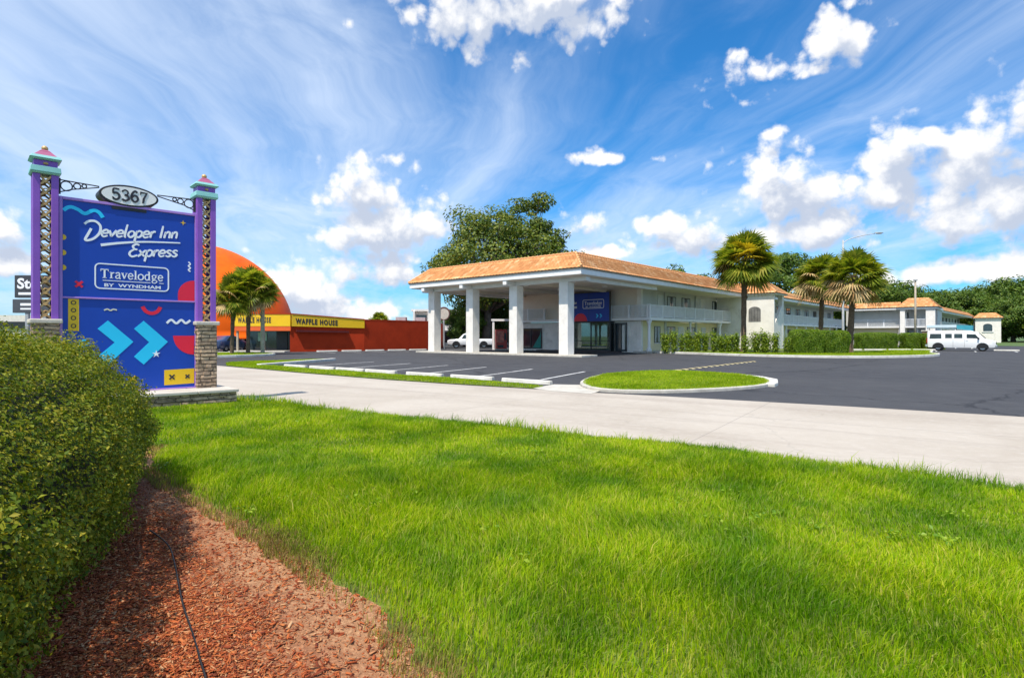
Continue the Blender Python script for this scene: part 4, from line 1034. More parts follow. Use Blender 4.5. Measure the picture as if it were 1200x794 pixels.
def window(parent, x, y, z0, w, h, nx=2, curtain=True, frame=None, depth=.05):
    """a window on a wall facing -y at x centre, wall face at y"""
    fm = frame or M['dark_frame']; t = .06
    m_ = MB(); m_.box(x - w / 2 - t, x + w / 2 + t, y - depth, y - .003, z0 - t, z0); m_.box(x - w / 2 - t, x + w / 2 + t, y - depth, y - .003, z0 + h, z0 + h + t)
    m_.box(x - w / 2 - t, x - w / 2, y - depth, y - .003, z0, z0 + h); m_.box(x + w / 2, x + w / 2 + t, y - depth, y - .003, z0, z0 + h)
    for k in range(1, nx): xx = x - w / 2 + w * k / nx; m_.box(xx - .025, xx + .025, y - depth + .004, y - .003, z0, z0 + h)
    f = m_.build('window', fm, parent)
    g = MB(); g.box(x - w / 2, x + w / 2, y - .022, y - .006, z0, z0 + h); g.build('pane', M['glass_dark'], f)
    if curtain:
        cw = w * .30
        for sx in (-1, 1): c = MB(); c.box(min(x + sx * w / 2, x + sx * (w / 2 - cw)), max(x + sx * w / 2, x + sx * (w / 2 - cw)), y - .026, y - .0225, z0 + .02, z0 + h - .02); c.build('curtain', M['curtain'], f)
    s_ = MB(); s_.box(x - w / 2 - .10, x + w / 2 + .10, y - .09, y - .003, z0 - .13, z0 - t - .002); s_.build('sill', M['white'], f)
    return f
def door(parent, x, y, z0, w=.92, h=2.05, mat=None):
    m_ = MB(); m_.box(x - w / 2, x + w / 2, y - .035, y - .003, z0 + .01, z0 + h); o = m_.build('door', mat or M['door_paint'], parent)
    f = MB(); t = .07
    f.box(x - w / 2 - t, x - w / 2 - .004, y - .06, y - .003, z0, z0 + h + t); f.box(x + w / 2 + .004, x + w / 2 + t, y - .06, y - .003, z0, z0 + h + t)
    f.box(x - w / 2 - .003, x + w / 2 + .003, y - .06, y - .003, z0 + h + .003, z0 + h + t); f.build('door_frame', M['white'], o)
    k = MB(); k.lathe([(0, -.03), (.028, -.03), (.032, 0), (.028, .03), (0, .03)], 8, (x + w / 2 - .09, y - .06, z0 + 1.0)); k.build('handle', M['chrome'], o, True)
    return o

A48 = math.atan2(.751, .66)
MO = thing('motel_building', 'two storey motel front with orange tiled mansard, white columned entrance canopy and balconies', 'building', (4.43, 36.97, 0), A48)
# canopy columns on their raised strip
mb = MB(); mb.box(.3, 2.15, .1, 17.0, 0, .13); mb.build('entrance_kerb', M['concrete'], MO, bevel=.02)
for k in range(4):
    y = 2.02 + 4.55 * k
    mb = MB(); mb.box(1.24 - .375, 1.24 + .375, y - .375, y + .375, .13, 5.08); mb.build('column', M['stucco'], MO, bevel=.02)
    if k: 
        mb = MB(); mb.box(-.06, .99, y - .17, y + .17, 5.085, 5.36); mb.build('beam_end', M['white'], MO, bevel=.01)
mb = MB(); mb.box(1.0, 1.5, .25, 17.0, 5.085, 5.36); mb.box(1.51, 11.6, .55, .95, 5.085, 5.36); mb.box(1.51, 11.6, 16.2, 16.6, 5.085, 5.36); mb.build('canopy_beam', M['white'], MO, bevel=.01)
mb = MB(); mb.box(.02, 12.4, .02, 17.2, 5.365, 5.45); mb.box(12.4, 29.3, .06, 4.0, 5.365, 5.45); mb.build('canopy_ceiling', M['ceiling'], MO)
mb = MB()
for y in (5.4, 9.9, 14.4): mb.box(1.51, 11.6, y - .15, y + .15, 5.15, 5.36)
mb.build('ceiling_beam', M['ceiling'], MO)
for x_ in (3.6, 8.0):
    for y_ in (3.2, 7.6, 12.2):
        mb = MB(); mb.lathe([(0, -.05), (.20, -.05), (.22, 0), (.22, .06)], 14, (x_, y_, 5.30)); mb.build('ceiling_light_fitting', M['white'], MO, True)
for x_ in (12.62, 29.25): mb = MB(); mb.tube([(x_, 2.66, .15), (x_, 2.66, 5.3)], .045, 8); mb.build('downpipe', M['white'], MO)
mb = MB()
mb.box(-.10, .02, -.10, 17.32, 5.40, 5.74); mb.box(-.14, .02, -.14, 17.36, 5.74, 5.80)
mb.box(.021, 17.6, -.10, .02, 5.40, 5.74); mb.box(.021, 17.6, -.14, .019, 5.741, 5.801)
mb.box(17.6, 29.6, -.08, .05, 5.40, 5.62); mb.box(17.6, 29.6, -.12, .05, 5.62, 5.69)
mb.box(.021, 12.3, 17.2, 17.32, 5.40, 5.74)
mb.build('fascia', M['white'], MO, bevel=.008)
ze, zr, d_ = 5.80, 6.98, 1.25
tile_slope('mansard_roof', (-.18, 17.4, ze), (-.18, -.18, ze), (d_, d_, zr), (d_, 17.4 - d_, zr), MO)
tile_slope('mansard_roof', (-.18, -.18, ze), (29.4, -.18, ze - .06), (29.4, d_, zr - .04), (d_, d_, zr), MO)
tile_slope('mansard_roof', (12.4, 17.4, ze), (-.18, 17.4, ze), (d_, 17.4 - d_, zr), (12.4, 17.4 - d_, zr), MO)
mb = MB(); hip_cap(mb, (-.18, -.18, ze + .06), (d_, d_, zr + .05)); hip_cap(mb, (d_, d_, zr + .04), (d_, 17.4 - d_, zr + .04), .09); hip_cap(mb, (-.18, 17.4, ze + .06), (d_, 17.4 - d_, zr + .05)); hip_cap(mb, (d_, d_, zr + .04), (29.4, d_, zr), .09)
mb.build('ridge_tile', M['tile'], MO)
mb = MB(); mb.box(d_, 29.3, d_ + .02, 16.0, zr - .5, zr - .12); mb.build('flat_roof', M['concrete'], MO)
# lobby block and first wing, two storeys
mb = MB(); mb.box(12.4, 29.35, 2.75, 15.9, .0, 2.68); mb.build('lower_wall', M['wall_cream'], MO)
mb = MB(); mb.box(12.4, 29.35, 2.78, 15.9, 2.95, 5.36); mb.build('upper_wall', M['wall_grey'], MO)
mb = MB(); mb.box(12.30, 12.397, 2.72, 16.4, .02, 2.68); mb.box(12.4, 13.4, 15.9, 16.4, .02, 5.36); mb.build('lobby_front_wall', M['stucco'], MO)
mb = MB(); mb.box(12.33, 12.397, 2.745, 16.4, 2.955, 5.36); mb.build('upper_front_wall', M['ceiling'], MO)
mb = MB(); mb.box(11.73, 29.3, 1.23, 2.745, 2.70, 2.93); mb.box(11.73, 12.325, 2.746, 16.4, 2.70, 2.93); mb.build('balcony_slab', M['white'], MO, bevel=.01)
mb = MB(); mb.box(11.6, 29.3, 1.0, 2.74, 0, .14); mb.build('walkway', M['concrete'], MO)
railing(MO, (11.82, 1.32), (29.2, 1.32), 2.93); railing(MO, (11.82, 1.5), (11.82, 5.0), 2.93); railing(MO, (11.82, 12.2), (11.82, 16.2), 2.93)
mb = MB(); mb.box(12.2, 12.5, 2.3, 2.72, .14, 2.69); mb.box(12.2, 12.5, 2.3, 2.72, 2.935, 5.36); mb.build('corner_pilaster', M['stucco'], MO, bevel=.01)
for x in (12.05, 27.0):
    mb = MB(); mb.lathe([(0, .14), (.24, .14), (.24, .30), (.19, .34), (.12, .48), (.115, 2.2), (.15, 2.45), (.22, 2.56), (.22, 2.70), (0, 2.70)], 14, (x, 1.5, 0)); mb.build('porch_post', M['white'], MO, True)
for x in (20.0,):
    mb = MB(); mb.lathe([(0, .14), (.17, .14), (.16, .30), (.085, .40), (.085, 2.5), (.15, 2.60), (.15, 2.70), (0, 2.70)], 12, (x, 1.5, 0)); mb.build('porch_post', M['white'], MO, True)
def sx(px, y=2.75):
    k = (px - 600) / 671.0; x0 = 4.43 - .751 * y; y0 = 36.97 + .66 * y
    return (y0 * k - x0) / (.66 - .751 * k)
for px, w in ((770, 1.0), (786, 1.55), (809.5, 1.6), (838, 1.6), (853, 1.5)): window(MO, sx(px), 2.75, .85, w, 1.35)
door(MO, sx(824), 2.75, .14); door(MO, sx(797.5), 2.75, .14)
for px, w in ((787, 1.6), (804, 1.7), (838.5, 1.6)): window(MO, sx(px), 2.78, 3.72, w, 1.25)
for px in (774, 823, 852): door(MO, sx(px), 2.78, 2.95)
for px in (779, 815, 846):
    x = sx(px)
    for z0_, z1_ in ((3.0, 5.36), (.14, 2.69)): mb = MB(); mb.box(x - .13, x + .13, 2.62, 2.747, z0_, z1_); mb.build('wall_pier', M['wall_grey'], MO)
# glazed lobby box below the banner
gx0, gx1, gy0, gy1 = 11.62, 12.29, 4.95, 9.9
mb = MB()
for y in (gy0, 6.9, 8.75, gy1): mb.box(gx0, gx0 + .09, y - .05, y + .05, .1, 2.68)
mb.box(gx0 - .002, gx0 + .092, gy0 + .052, gy1, .1, .22); mb.box(gx0 - .003, gx0 + .093, gy0 + .05, gy1, 2.56, 2.68); mb.box(gx0 - .001, gx0 + .091, gy0 + .05, gy1, .95, 1.0)
mb.box(gx0 + .1, gx1, gy0 - .05, gy0 + .05, 2.56, 2.68); mb.box(gx1 - .1, gx1, gy0 - .049, gy0 + .049, .1, 2.55)
fr = mb.build('glazing_frame', M['dark_frame'], MO)
mb = MB(); mb.box(gx0 + .03, gx0 + .05, gy0 + .05, gy1, .22, 2.56); mb.box(gx0 + .1, gx1 - .1, gy0 - .01, gy0 + .01, .1, 2.56); mb.build('pane', M['glass'], fr)
M['lobby_in'] = pmat('pale_lobby_wall', (.62, .64, .60), .8, .12, .8); M['carpet'] = pmat('dark_lobby_floor', (.06, .045, .045), .6, .2, 3.0)
mb = MB(); mb.box(12.05, 12.29, gy0 + .1, gy1, .12, 2.55); mb.build('lobby_wall', M['lobby_in'], MO)
mb = MB(); mb.box(11.40, 12.29, 4.2, gy1 + 3, .0, .1); mb.build('entrance_step', M['carpet'], MO, bevel=.01)
mb = MB(); mb.box(11.98, 12.04, 5.2, 6.2, 1.35, 2.2); mb.box(11.98, 12.04, 8.6, 9.6, 1.2, 2.1); mb.build('lobby_picture', pmat('dark_green_print', (.03, .10, .04), .5, .6, 4.0), MO)
mb = MB(); mb.box(11.75, 11.98, 5.3, 7.4, .1, 1.1); mb.box(11.72, 12.0, 5.25, 7.45, 1.1, 1.16); mb.build('reception_desk', M['door_paint'], MO)
# side door right of the glazing, teal-curtained lobby window farther left
mb = MB(); mb.box(12.22, 12.30, 3.72, 4.72, .1, 2.45); o = mb.build('side_door', M['glass_dark'], MO)
mb = MB(); mb.box(12.18, 12.22, 3.66, 3.76, .1, 2.52); mb.box(12.18, 12.22, 4.70, 4.80, .1, 2.52); mb.box(12.18, 12.219, 3.77, 4.69, 2.4, 2.52); mb.box(12.18, 12.219, 4.16, 4.24, .1, 2.4); mb.build('door_frame', M['dark_frame'], o)
mb = MB(); mb.box(12.19, 12.215, 3.86, 4.12, .25, 2.3); mb.build('door_panel', M['door_paint'], o)
mb = MB(); mb.box(12.24, 12.30, 12.9, 15.5, .25, 2.1); o = mb.build('lobby_window', M['glass_dark'], MO)
mb = MB()
for y in (12.9, 14.2, 15.5): mb.box(12.19, 12.24, y - .05, y + .05, .2, 2.15)
mb.box(12.19, 12.239, 12.95, 15.45, 2.05, 2.15); mb.box(12.19, 12.239, 12.95, 15.45, .2, .27); mb.build('window_frame', M['dark_frame'], o)
mb = MB(); mb.add([(12.232, 12.96, .27), (12.232, 14.0, .27), (12.232, 13.1, 1.5), (12.232, 12.96, 2.0)], [(0, 1, 2, 3)]); mb.build('teal_curtain', pmat('teal_curtain', (.02, .24, .20), .7, .2, 8.0), o)
# stair tower that stands proud of the wing
tx0, tx1, ty0, ty1 = 29.4, 32.6, -3.03, .95
mb = MB(); mb.box(tx0, tx0 + .3, ty0, ty1 + 1.8, 0, 5.55); mb.box(tx0 + .3, tx1, ty1 + 1.5, ty1 + 1.8, 0, 5.55); mb.build('tower_wall', M['stucco'], MO)
# side of the tower: open bay, slanted wall added in the shape of a diagonal shadow edge
mb = MB(); mb.box(tx1 - .5, tx1, ty0, ty0 + .45, 0, 5.55)
mb.add([(tx0 + .3, ty0 + .02, 0), (tx1 - .5, ty0 + .02, 0), (tx1 - .5, ty0 + .02, 4.6), (tx0 + .3, ty0 + .02, 2.6), (tx0 + .3, ty0 + .3, 0), (tx1 - .5, ty0 + .3, 0), (tx1 - .5, ty0 + .3, 4.6), (tx0 + .3, ty0 + .3, 2.6)],
       [(0, 1, 2, 3), (7, 6, 5, 4), (3, 2, 6, 7)]); mb.build('tower_side_wall', M['stucco'], MO)
mb = MB(); arch = [(-.60, 0), (.60, 0), (.60, 1.15)] + [(.60 * math.cos(t), 1.15 + .38 * math.sin(t)) for t in np.linspace(.2, math.pi - .2, 9)] + [(-.60, 1.15)]
yc, zc = -1.15, 2.85
vs = [(tx0 - .02, yc + p, zc + q) for p, q in arch]; n = len(vs); vs += [(tx0 - .004, yc + p, zc + q) for p, q in arch]
mb.add(vs, [tuple(range(n)), tuple(range(2 * n - 1, n - 1, -1))] + [(i, (i + 1) % n, n + (i + 1) % n, n + i) for i in range(n)]); o = mb.build('arched_shade_panel', pmat('dim_stairwell', (.16, .155, .15), .8, .3, 1.5), MO)  # flat panel on the wall, the stairwell's shade put into its grey
mb = MB()
for k in range(3): y = yc - .3 + k * .3; mb.box(tx0 - .035, tx0 - .021, y - .012, y + .012, zc + .02, zc + 1.3)
mb.build('grille', M['dark_frame'], o)
mb = MB(); mb.box(tx0 - .25, tx1 + .25, ty0 - .25, ty1 + 2.0, 5.56, 5.68); mb.build('tower_eave', M['white'], MO, bevel=.01)
rx0, rx1, ry0, ry1 = tx0 - .32, tx1 + .32, ty0 - .32, ty1 + 2.0
tile_slope('tower_roof', (rx0, ry1, 5.69), (rx0, ry0, 5.69), (tx0 + 1.3, ty0 + 1.3, 6.95), (tx0 + 1.3, ry1, 6.95), MO)
tile_slope('tower_roof', (rx0, ry0, 5.69), (rx1, ry0, 5.69), (tx0 + 1.6, ty0 + 1.3, 6.95), (tx0 + 1.3, ty0 + 1.3, 6.95), MO)
tile_slope('tower_roof', (rx1, ry0, 5.69), (rx1, ry1, 5.69), (tx0 + 1.6, ry1, 6.95), (tx0 + 1.6, ty0 + 1.3, 6.95), MO)
mb = MB(); hip_cap(mb, (rx0, ry0, 5.74), (tx0 + 1.35, ty0 + 1.3, 7.0)); hip_cap(mb, (rx1, ry0, 5.74), (tx0 + 1.55, ty0 + 1.3, 7.0)); mb.build('ridge_tile', M['tile'], MO)

# blue banner over the lobby glazing
BN = thing('lobby_banner', 'blue banner sign with white lettering and a red half disc above the lobby glazing', 'sign', (0, 0, 0), 0)
p_ = Vector((4.43, 36.97)) + 11.58 * Vector((.66, .751)) + 9.85 * Vector((-.751, .66))
BN.location = (p_.x, p_.y, 2.70); BN.rotation_euler = (0, 0, math.atan2(-.66, .751))       # local x runs to the right along the front, -y faces out
mb = MB(); mb.box(0, 4.90, -.08, .0, 0, 2.45); mb.build('banner_panel', M['blue'], BN)
mb = MB(); mb.box(4.90, 4.98, -.1, .03, -.06, 2.52); mb.box(-.08, 0, -.1, .03, -.06, 2.52); mb.box(0, 4.90, -.1, .02, -.07, 0); mb.box(0, 4.90, -.1, .02, 2.45, 2.52)
for x in (1.1, 2.83): mb.box(x - .015, x + .015, -.086, -.081, .0, 2.45)
mb.build('banner_frame', M['dark_frame'], BN)
mb = MB(); strip(mb, rrect(2.2, 4.35, 1.12, 1.86, .12), .05, -.09, -.078, True); serif(mb, 'Travelodge', 2.38, 4.16, 1.42, .20, -.09, -.078); font_text(mb, 'BY  WYNDHAM', 2.5, 4.05, 1.20, .10, -.082, .02)
mb.build('chain_logo', M['white_v'], BN)
mb = MB(); script(mb, 'eveloper Inn', .36, 1.52, 1.45, 1.55, .15, .05, .2, -.09, -.078); script(mb, 'Express', .75, 1.55, 1.14, 1.18, .15, .05, .2, -.09, -.078)
strip(mb, catmull([(.08, 1.64), (.2, 1.74), (.35, 1.6), (.28, 1.42), (.12, 1.36), (.22, 1.6)], 5), .045, -.09, -.078); mb.build('hotel_name_lettering', M['white_v'], BN)
mb = MB(); mb.prism_y(disc(1.95, .0, .70, 20, 0, 180), -.092, -.078); mb.build('red_half_disc', M['red_v'], BN)
mb = MB()
for x in (3.55, 3.92): mb.prism_y([(x, .62), (x + .12, .62), (x + .28, .45), (x + .12, .28), (x, .28), (x + .14, .45)], -.09, -.078)
mb.build('chevron', M['cyan'], BN)

# ------------------------------------------------------------------ the wings behind
def world(s, t): return (4.43 + .66 * s - .751 * t, 36.97 + .751 * s + .66 * t)
def wing(T_, x0, x1, wy, winpx, ze=5.28, railc=None, roof_l=0.0, roof_r=0.0, cover=1.7):
    """two storeys with a balcony along -y: eave line at y=0, balcony edge .9, wall wy"""
    mb = MB(); mb.box(x0, x1, wy, wy + 8, 0, 2.6); mb.build('lower_wall', M['wall_cream'], T_)
    mb = MB(); mb.box(x0, x1, wy + .03, wy + 8, 2.86, ze); mb.build('upper_wall', M['wall_grey'], T_)
    mb = MB(); mb.box(x0, x1, .85, wy - .003, 2.62, 2.85); mb.build('balcony_slab', M['white'], T_)
    mb = MB(); mb.box(x0, x1, .05, wy + 8, ze + .005, ze + .1); mb.build('soffit', M['wall_grey'], T_)
    mb = MB(); mb.box(x0, x1, -.06, .045, ze, ze + .3); mb.build('fascia', M['white'], T_)
    railing(T_, (x0 + .1, .95), (x1 - .1, .95), 2.85, spacing=.14)
    tile_slope('mansard_roof', (x0 - roof_l * .0, -.14, ze + .31), (x1, -.14, ze + .31), (x1 - roof_r, .95, ze + 1.15), (x0 + roof_l, .95, ze + 1.15), T_, tile=.34, course=.4, sub=4)
    mb = MB(); mb.box(x0 + roof_l, x1 - roof_r, .96, wy + 8, ze + .6, ze + 1.05); mb.build('flat_roof', M['concrete'], T_)
    n = int((x1 - x0) / 4.1)
    for k in range(n):
        c = x0 + (k + .5) * (x1 - x0) / n
        window(T_, c - .7, wy, .85, 1.5, 1.3, curtain=k % 2 == 0); door(T_, c + .95, wy, .02)
        window(T_, c - .7, wy + .03, 3.65, 1.5, 1.2, curtain=k % 3 != 0); door(T_, c + .95, wy + .03, 2.86)
    for k in range(n + 1):
        c = x0 + .2 + k * (x1 - x0 - .4) / n; mb = MB(); mb.box(c - .08, c + .08, 1.0, 1.16, 0, 2.61); mb.build('porch_post', M['white'], T_)
W2 = thing('motel_wing', 'long white balconied motel wing with orange tile roof behind the two leaning palms', 'building', (*world(32.7, -1.9), 0), A48)
wing(W2, 0, 38.2, 2.4, None)
W3 = thing('motel_wing', 'motel wing crossing the far end of the court with open stairwell between two white piers', 'building', (*world(70.6, -1.9), 0), math.atan2(-.66, .751))
wing(W3, .0, 6.4, 2.4, None, roof_r=0)
mb = MB(); mb.box(6.4, 7.0, -.05, .6, 0, 5.3); mb.box(9.5, 10.6, -.05, .6, 0, 5.3); mb.build('stair_pier', M['stucco'], W3, bevel=.02)
mb = MB(); mb.box(6.4, 10.6, 3.0, 10, 0, 5.3); mb.build('stair_back_wall', M['wall_grey'], W3)
mb = MB(); mb.box(7.0, 9.5, .3, 2.99, 2.62, 2.84); mb.build('stair_landing', M['white'], W3)
railing(W3, (7.0, .35), (9.5, .35), 2.84, spacing=.14); railing(W3, (7.0, .35), (9.5, .35), .1, spacing=.14)
mb = MB(); mb.box(6.2, 10.8, -.2, 10, 5.31, 5.6); mb.build('stair_eave', M['white'], W3)
tile_slope('hip_roof', (6.0, -.35, 5.61), (11.0, -.35, 5.61), (9.6, 1.9, 7.0), (7.2, 1.9, 7.0), W3, tile=.34, course=.4, sub=4)
tile_slope('hip_roof', (6.0, 6, 5.61), (6.0, -.35, 5.61), (7.2, 1.9, 7.0), (7.2, 6, 7.0), W3, tile=.34, course=.4, sub=4)
tile_slope('hip_roof', (11.0, -.35, 5.61), (11.0, 6, 5.61), (9.6, 6, 7.0), (9.6, 1.9, 7.0), W3, tile=.34, course=.4, sub=4)
a = Vector((59.9, 83.0)); b = Vector((100.8, 125)); d = (b - a); L4 = d.length
W4 = thing('motel_wing', 'far receding motel wing above the parked van ending at a small block', 'building', (a.x, a.y, 0), math.atan2(d.y, d.x))
wing(W4, .8, L4, 2.4, None)
W5 = thing('end_block', 'small white end block with one arched window and tiled roof before the dark trees', 'building', (98.7, 122, 0), math.atan2(-.60, .80))
mb = MB(); mb.box(0, 4.2, 0, 7, 0, 5.0); mb.build('wall', M['stucco'], W5)
mb = MB(); mb.prism_y([(1.3, 2.4), (2.8, 2.4), (2.8, 3.5)] + [(2.05 + .75 * math.cos(t), 3.5 + .5 * math.sin(t)) for t in np.linspace(.2, math.pi - .2, 7)] + [(1.3, 3.5)], -.03, -.004); o = mb.build('arched_window', M['glass_dark'], W5)
mb = MB(); mb.box(1.1, 3.0, -.12, -.004, 2.2, 2.38); mb.build('sill', M['white'], o)
mb = MB(); mb.box(-.25, 4.45, -.25, 7.2, 5.01, 5.2); mb.build('eave', M['white'], W5)
tile_slope('hip_roof', (-.4, -.4, 5.21), (4.6, -.4, 5.21), (3.4, 1.4, 6.3), (.8, 1.4, 6.3), W5, tile=.4, course=.45, sub=4)
tile_slope('hip_roof', (-.4, 7.2, 5.21), (-.4, -.4, 5.21), (.8, 1.4, 6.3), (.8, 7.2, 6.3), W5, tile=.4, course=.45, sub=4)
tile_slope('hip_roof', (4.6, -.4, 5.21), (4.6, 7.2, 5.21), (3.4, 7.2, 6.3), (3.4, 1.4, 6.3), W5, tile=.4, course=.45, sub=4)

# ------------------------------------------------------------------ domed restaurant
M['dome'] = pmat('orange_dome_paint', (0.90, 0.135, 0.002), .6, .05, .35, .12, 4, spec=.2, dirt=(.74, .05, .004), dscale=.25, damt=.5)
M['brick_red'] = pmat('dark_red_wall_paint', (0.46, 0.042, 0.010), .9, .10, 1.0, .2, 20, spec=.2, dirt=(.30, .028, .01), damt=.4)
M['sign_yellow'] = pmat('yellow_fascia', (0.84, 0.52, 0.008), .45, .05, .8)
M['orange_trim'] = pmat('orange_soffit_trim', (0.75, 0.12, 0.02), .5, .06, 1.0)
RB = thing('domed_restaurant', 'red walled restaurant with yellow fascia and a giant orange half dome beside it', 'restaurant', (-19.4, 50.0, 0), 0)
mb = MB(); prof = [(10.6 * math.cos(t), 10.6 * math.sin(t)) for t in np.linspace(0, math.pi / 2 - .001, 26)]
mb.lathe([(10.75, -.25), (10.75, 0)] + prof, 72, (-17.0, 16.0, 1.35)); mb.build('dome', M['dome'], RB, True)
mb = MB(); mb.lathe([(9.4, 0), (9.4, 1.2), (0, 1.2)], 48, (-17.0, 16.0, 0)); mb.build('dome_base', M['dark_frame'], RB, True)
mb = MB()
for k in range(26):
    t = math.pi + .1 + k * .115; x, y = -17 + 10.1 * math.cos(t), 16 + 10.1 * math.sin(t); mb.box(x - .09, x + .09, y - .09, y + .09, 0, 1.1)
mb.build('dome_post', M['white'], RB)
u_ = Vector((.80, .60)); nrm_ = Vector((u_.y, -u_.x))
P0 = Vector((0, 0)); P1 = u_ * 6.8; P2 = Vector((11.2, 11.0))
# side wall, receding, then a second stretch across
mb = MB(); mb.prism([(0, .02), (P1.x, P1.y), (P2.x, P2.y), (P2.x, P2.y + 7), (-4.8, 19), (-4.8, 3.2), (0, 3.2)], 0, 2.86); mb.build('red_wall', M['brick_red'], RB)
mb = MB()
c_ = [(P1.x - .05, P1.y + .16), (P2.x - .1, P2.y + .1)]
ribbon_solid(mb, c_, .3, 2.865, 2.97); mb.build('wall_coping', M['brick_red'], RB)
mb = MB(); mb.box(-4.8, .08, -.12, .12, 2.25, 3.3)
def side_board(mb, za, zb, zc_, zd, off):
    """board along the side wall: heights za-zb at the corner, zc_-zd at the far end"""
    f0, f1 = u_ * .13 + nrm_ * off, u_ * 6.78 + nrm_ * off; g0, g1 = u_ * .13 + nrm_ * .012, u_ * 6.78 + nrm_ * .012
    vs = [(f0.x, f0.y, za), (f1.x, f1.y, zc_), (g1.x, g1.y, zc_), (g0.x, g0.y, za), (f0.x, f0.y, zb), (f1.x, f1.y, zd), (g1.x, g1.y, zd), (g0.x, g0.y, zb)]
    mb.add(vs, [(3, 2, 1, 0), (4, 5, 6, 7), (0, 1, 5, 4), (1, 2, 6, 5), (2, 3, 7, 6), (3, 0, 4, 7)])
side_board(mb, 2.25, 3.3, 2.14, 2.92, .12)
mb.build('yellow_fascia', M['sign_yellow'], RB)
mb = MB(); mb.box(-4.85, .12, -.16, .16, 3.302, 3.38); side_board(mb, 3.303, 3.375, 2.923, 3.0, .16)
mb.build('fascia_cap', M['brick_red'], RB)
mb = MB(); mb.box(-4.8, .10, -.10, .10, 1.85, 2.245); mb.build('orange_soffit', M['orange_trim'], RB)
# long dark awning strip on the side wall
a, b = u_ * .5 + nrm_ * .16, u_ * 5.2 + nrm_ * .16
mb = MB(); mb.bar((a.x, a.y, 1.84), (b.x, b.y, 1.78), .34, .16); mb.build('awning_strip', pmat('dark_red_awning', (.10, .006, .006), .7, .1), RB)
mb = MB(); mb.box(-4.8, -.05, 2.6, 2.75, 0, 2.24); mb.build('entrance_glass', M['glass_dark'], RB)
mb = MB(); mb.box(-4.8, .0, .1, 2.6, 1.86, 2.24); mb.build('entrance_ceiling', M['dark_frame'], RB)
for x in (-4.6, -2.3): 
    mb = MB(); mb.box(x - .08, x + .08, .0, .16, 0, 1.85); mb.build('entrance_post', M['wood_pole'], RB)
mb = MB(); mb.box(-3.9, -3.1, 2.52, 2.59, .95, 1.75); mb.build('notice_panel', pmat('pale_green_notice', (.35, .6, .42), .5, .1, 4), RB)
mb = MB(); mb.box(-4.8, 0, -1.2, 2.6, 0, .12); mb.build('entrance_step', M['concrete'], RB)
mb = MB(); mb.box(-2.2, -1.2, 2.50, 2.58, .05, 1.9); mb.box(-1.1, -.2, 2.50, 2.58, .05, 1.9); mb.build('entrance_door', M['dark_frame'], RB)
# lettering, one board over the entrance and one along the side wall
mb = MB(); font_text(mb, 'WAFFLE HOUSE', -4.5, -1.6, 2.53, .5, -.125, .045, depth=.02, space=1.25)
mb.build('fascia_lettering', M['ink'], RB)
tb = MB(); font_text(tb, 'WAFFLE HOUSE', .0, 3.75, 2.47, .50, .0, .045, depth=.03, space=1.25)
vs = []
for (x, y, z) in tb.v:
    p = u_ * (.45 + x) + nrm_ * (.125 - y); vs.append((p.x, p.y, z - .035 * x))
tb.v = vs; tb.build('fascia_lettering', M['ink'], RB)
for x_, y_ in ((6.5, 13.5), (8.5, 14.6)): mb = MB(); mb.box(x_, x_ + 1.1, y_, y_ + .9, 2.87, 3.5); mb.build('roof_unit', M['lamp_grey'], RB)

# ------------------------------------------------------------------ far left: shops and pylon sign
SH = thing('shop_building', 'pale shop with orange and yellow sign band seen left of the sign pillar', 'shop', (-92, 88, 0), 0)
mb = MB(); mb.box(0, 30, 0, 14, 0, 4.6); mb.build('wall', pmat('pale_shop_wall', (.66, .63, .56), .8, .08), SH)
mb = MB(); mb.box(2, 11.6, -.3, -.003, 4.0, 5.6); mb.build('upper_sign_band', M['red_v'], SH)
mb = MB(); mb.box(2, 11.6, -.32, -.003, 2.9, 3.99); mb.build('lower_sign_band', pmat('orange_sign_band', (.75, .22, .01), .5), SH)
mb = MB(); font_text(mb, 'E MART', 5.2, 11.0, 4.3, .9, -.30, .02, depth=.02); mb.build('sign_lettering', M['white_v'], SH)
for x in (3.2, 6.6, 10.0):
    mb = MB(); mb.box(x - 1.4, x + 1.4, -.06, -.003, .1, 2.6); o = mb.build('shop_window', pmat('blue_shop_glass', (.02, .10, .24), .1, .3), SH)
    mb = MB(); mb.box(x - 1.2, x + .6, -.09, -.062, 1.2, 2.4); mb.build('window_poster', pmat('green_window_poster', (.06, .25, .07), .5, .6, 2.0), o)
mb = MB(); mb.box(13, 19, -.3, -.003, 2.6, 3.6); mb.build('dark_awning', M['dark_frame'], SH)
PY = thing('pylon_sign', 'dark grey roadside pylon sign reading Stor beside the purple pillar', 'sign', (-62.3, 72, 0), 0)
mb = MB(); mb.box(0, 4.8, -.3, .3, 6.2, 9.0); mb.build('upper_board', pmat('charcoal_board', (.045, .047, .055), .5), PY, bevel=.03)
mb = MB(); mb.box(-.3, 4.8, -.25, .25, 4.3, 6.0); mb.build('lower_board', pmat('grey_board', (.07, .075, .085), .5), PY, bevel=.03)
mb = MB(); font_text(mb, 'Stor', .35, 3.9, 7.3, 1.35, -.31, .03, depth=.02); mb.box(.5, 3.6, -.32, -.302, 6.55, 6.85); mb.box(.7, 3.4, -.27, -.252, 5.2, 5.5); mb.box(.7, 3.0, -.27, -.252, 4.7, 4.9); mb.build('board_lettering', M['white_v'], PY)
mb = MB(); mb.box(1.2, 1.6, -.15, .15, 0, 4.3); mb.box(3.4, 3.8, -.15, .15, 0, 4.3); mb.build('post', M['lamp_grey'], PY)

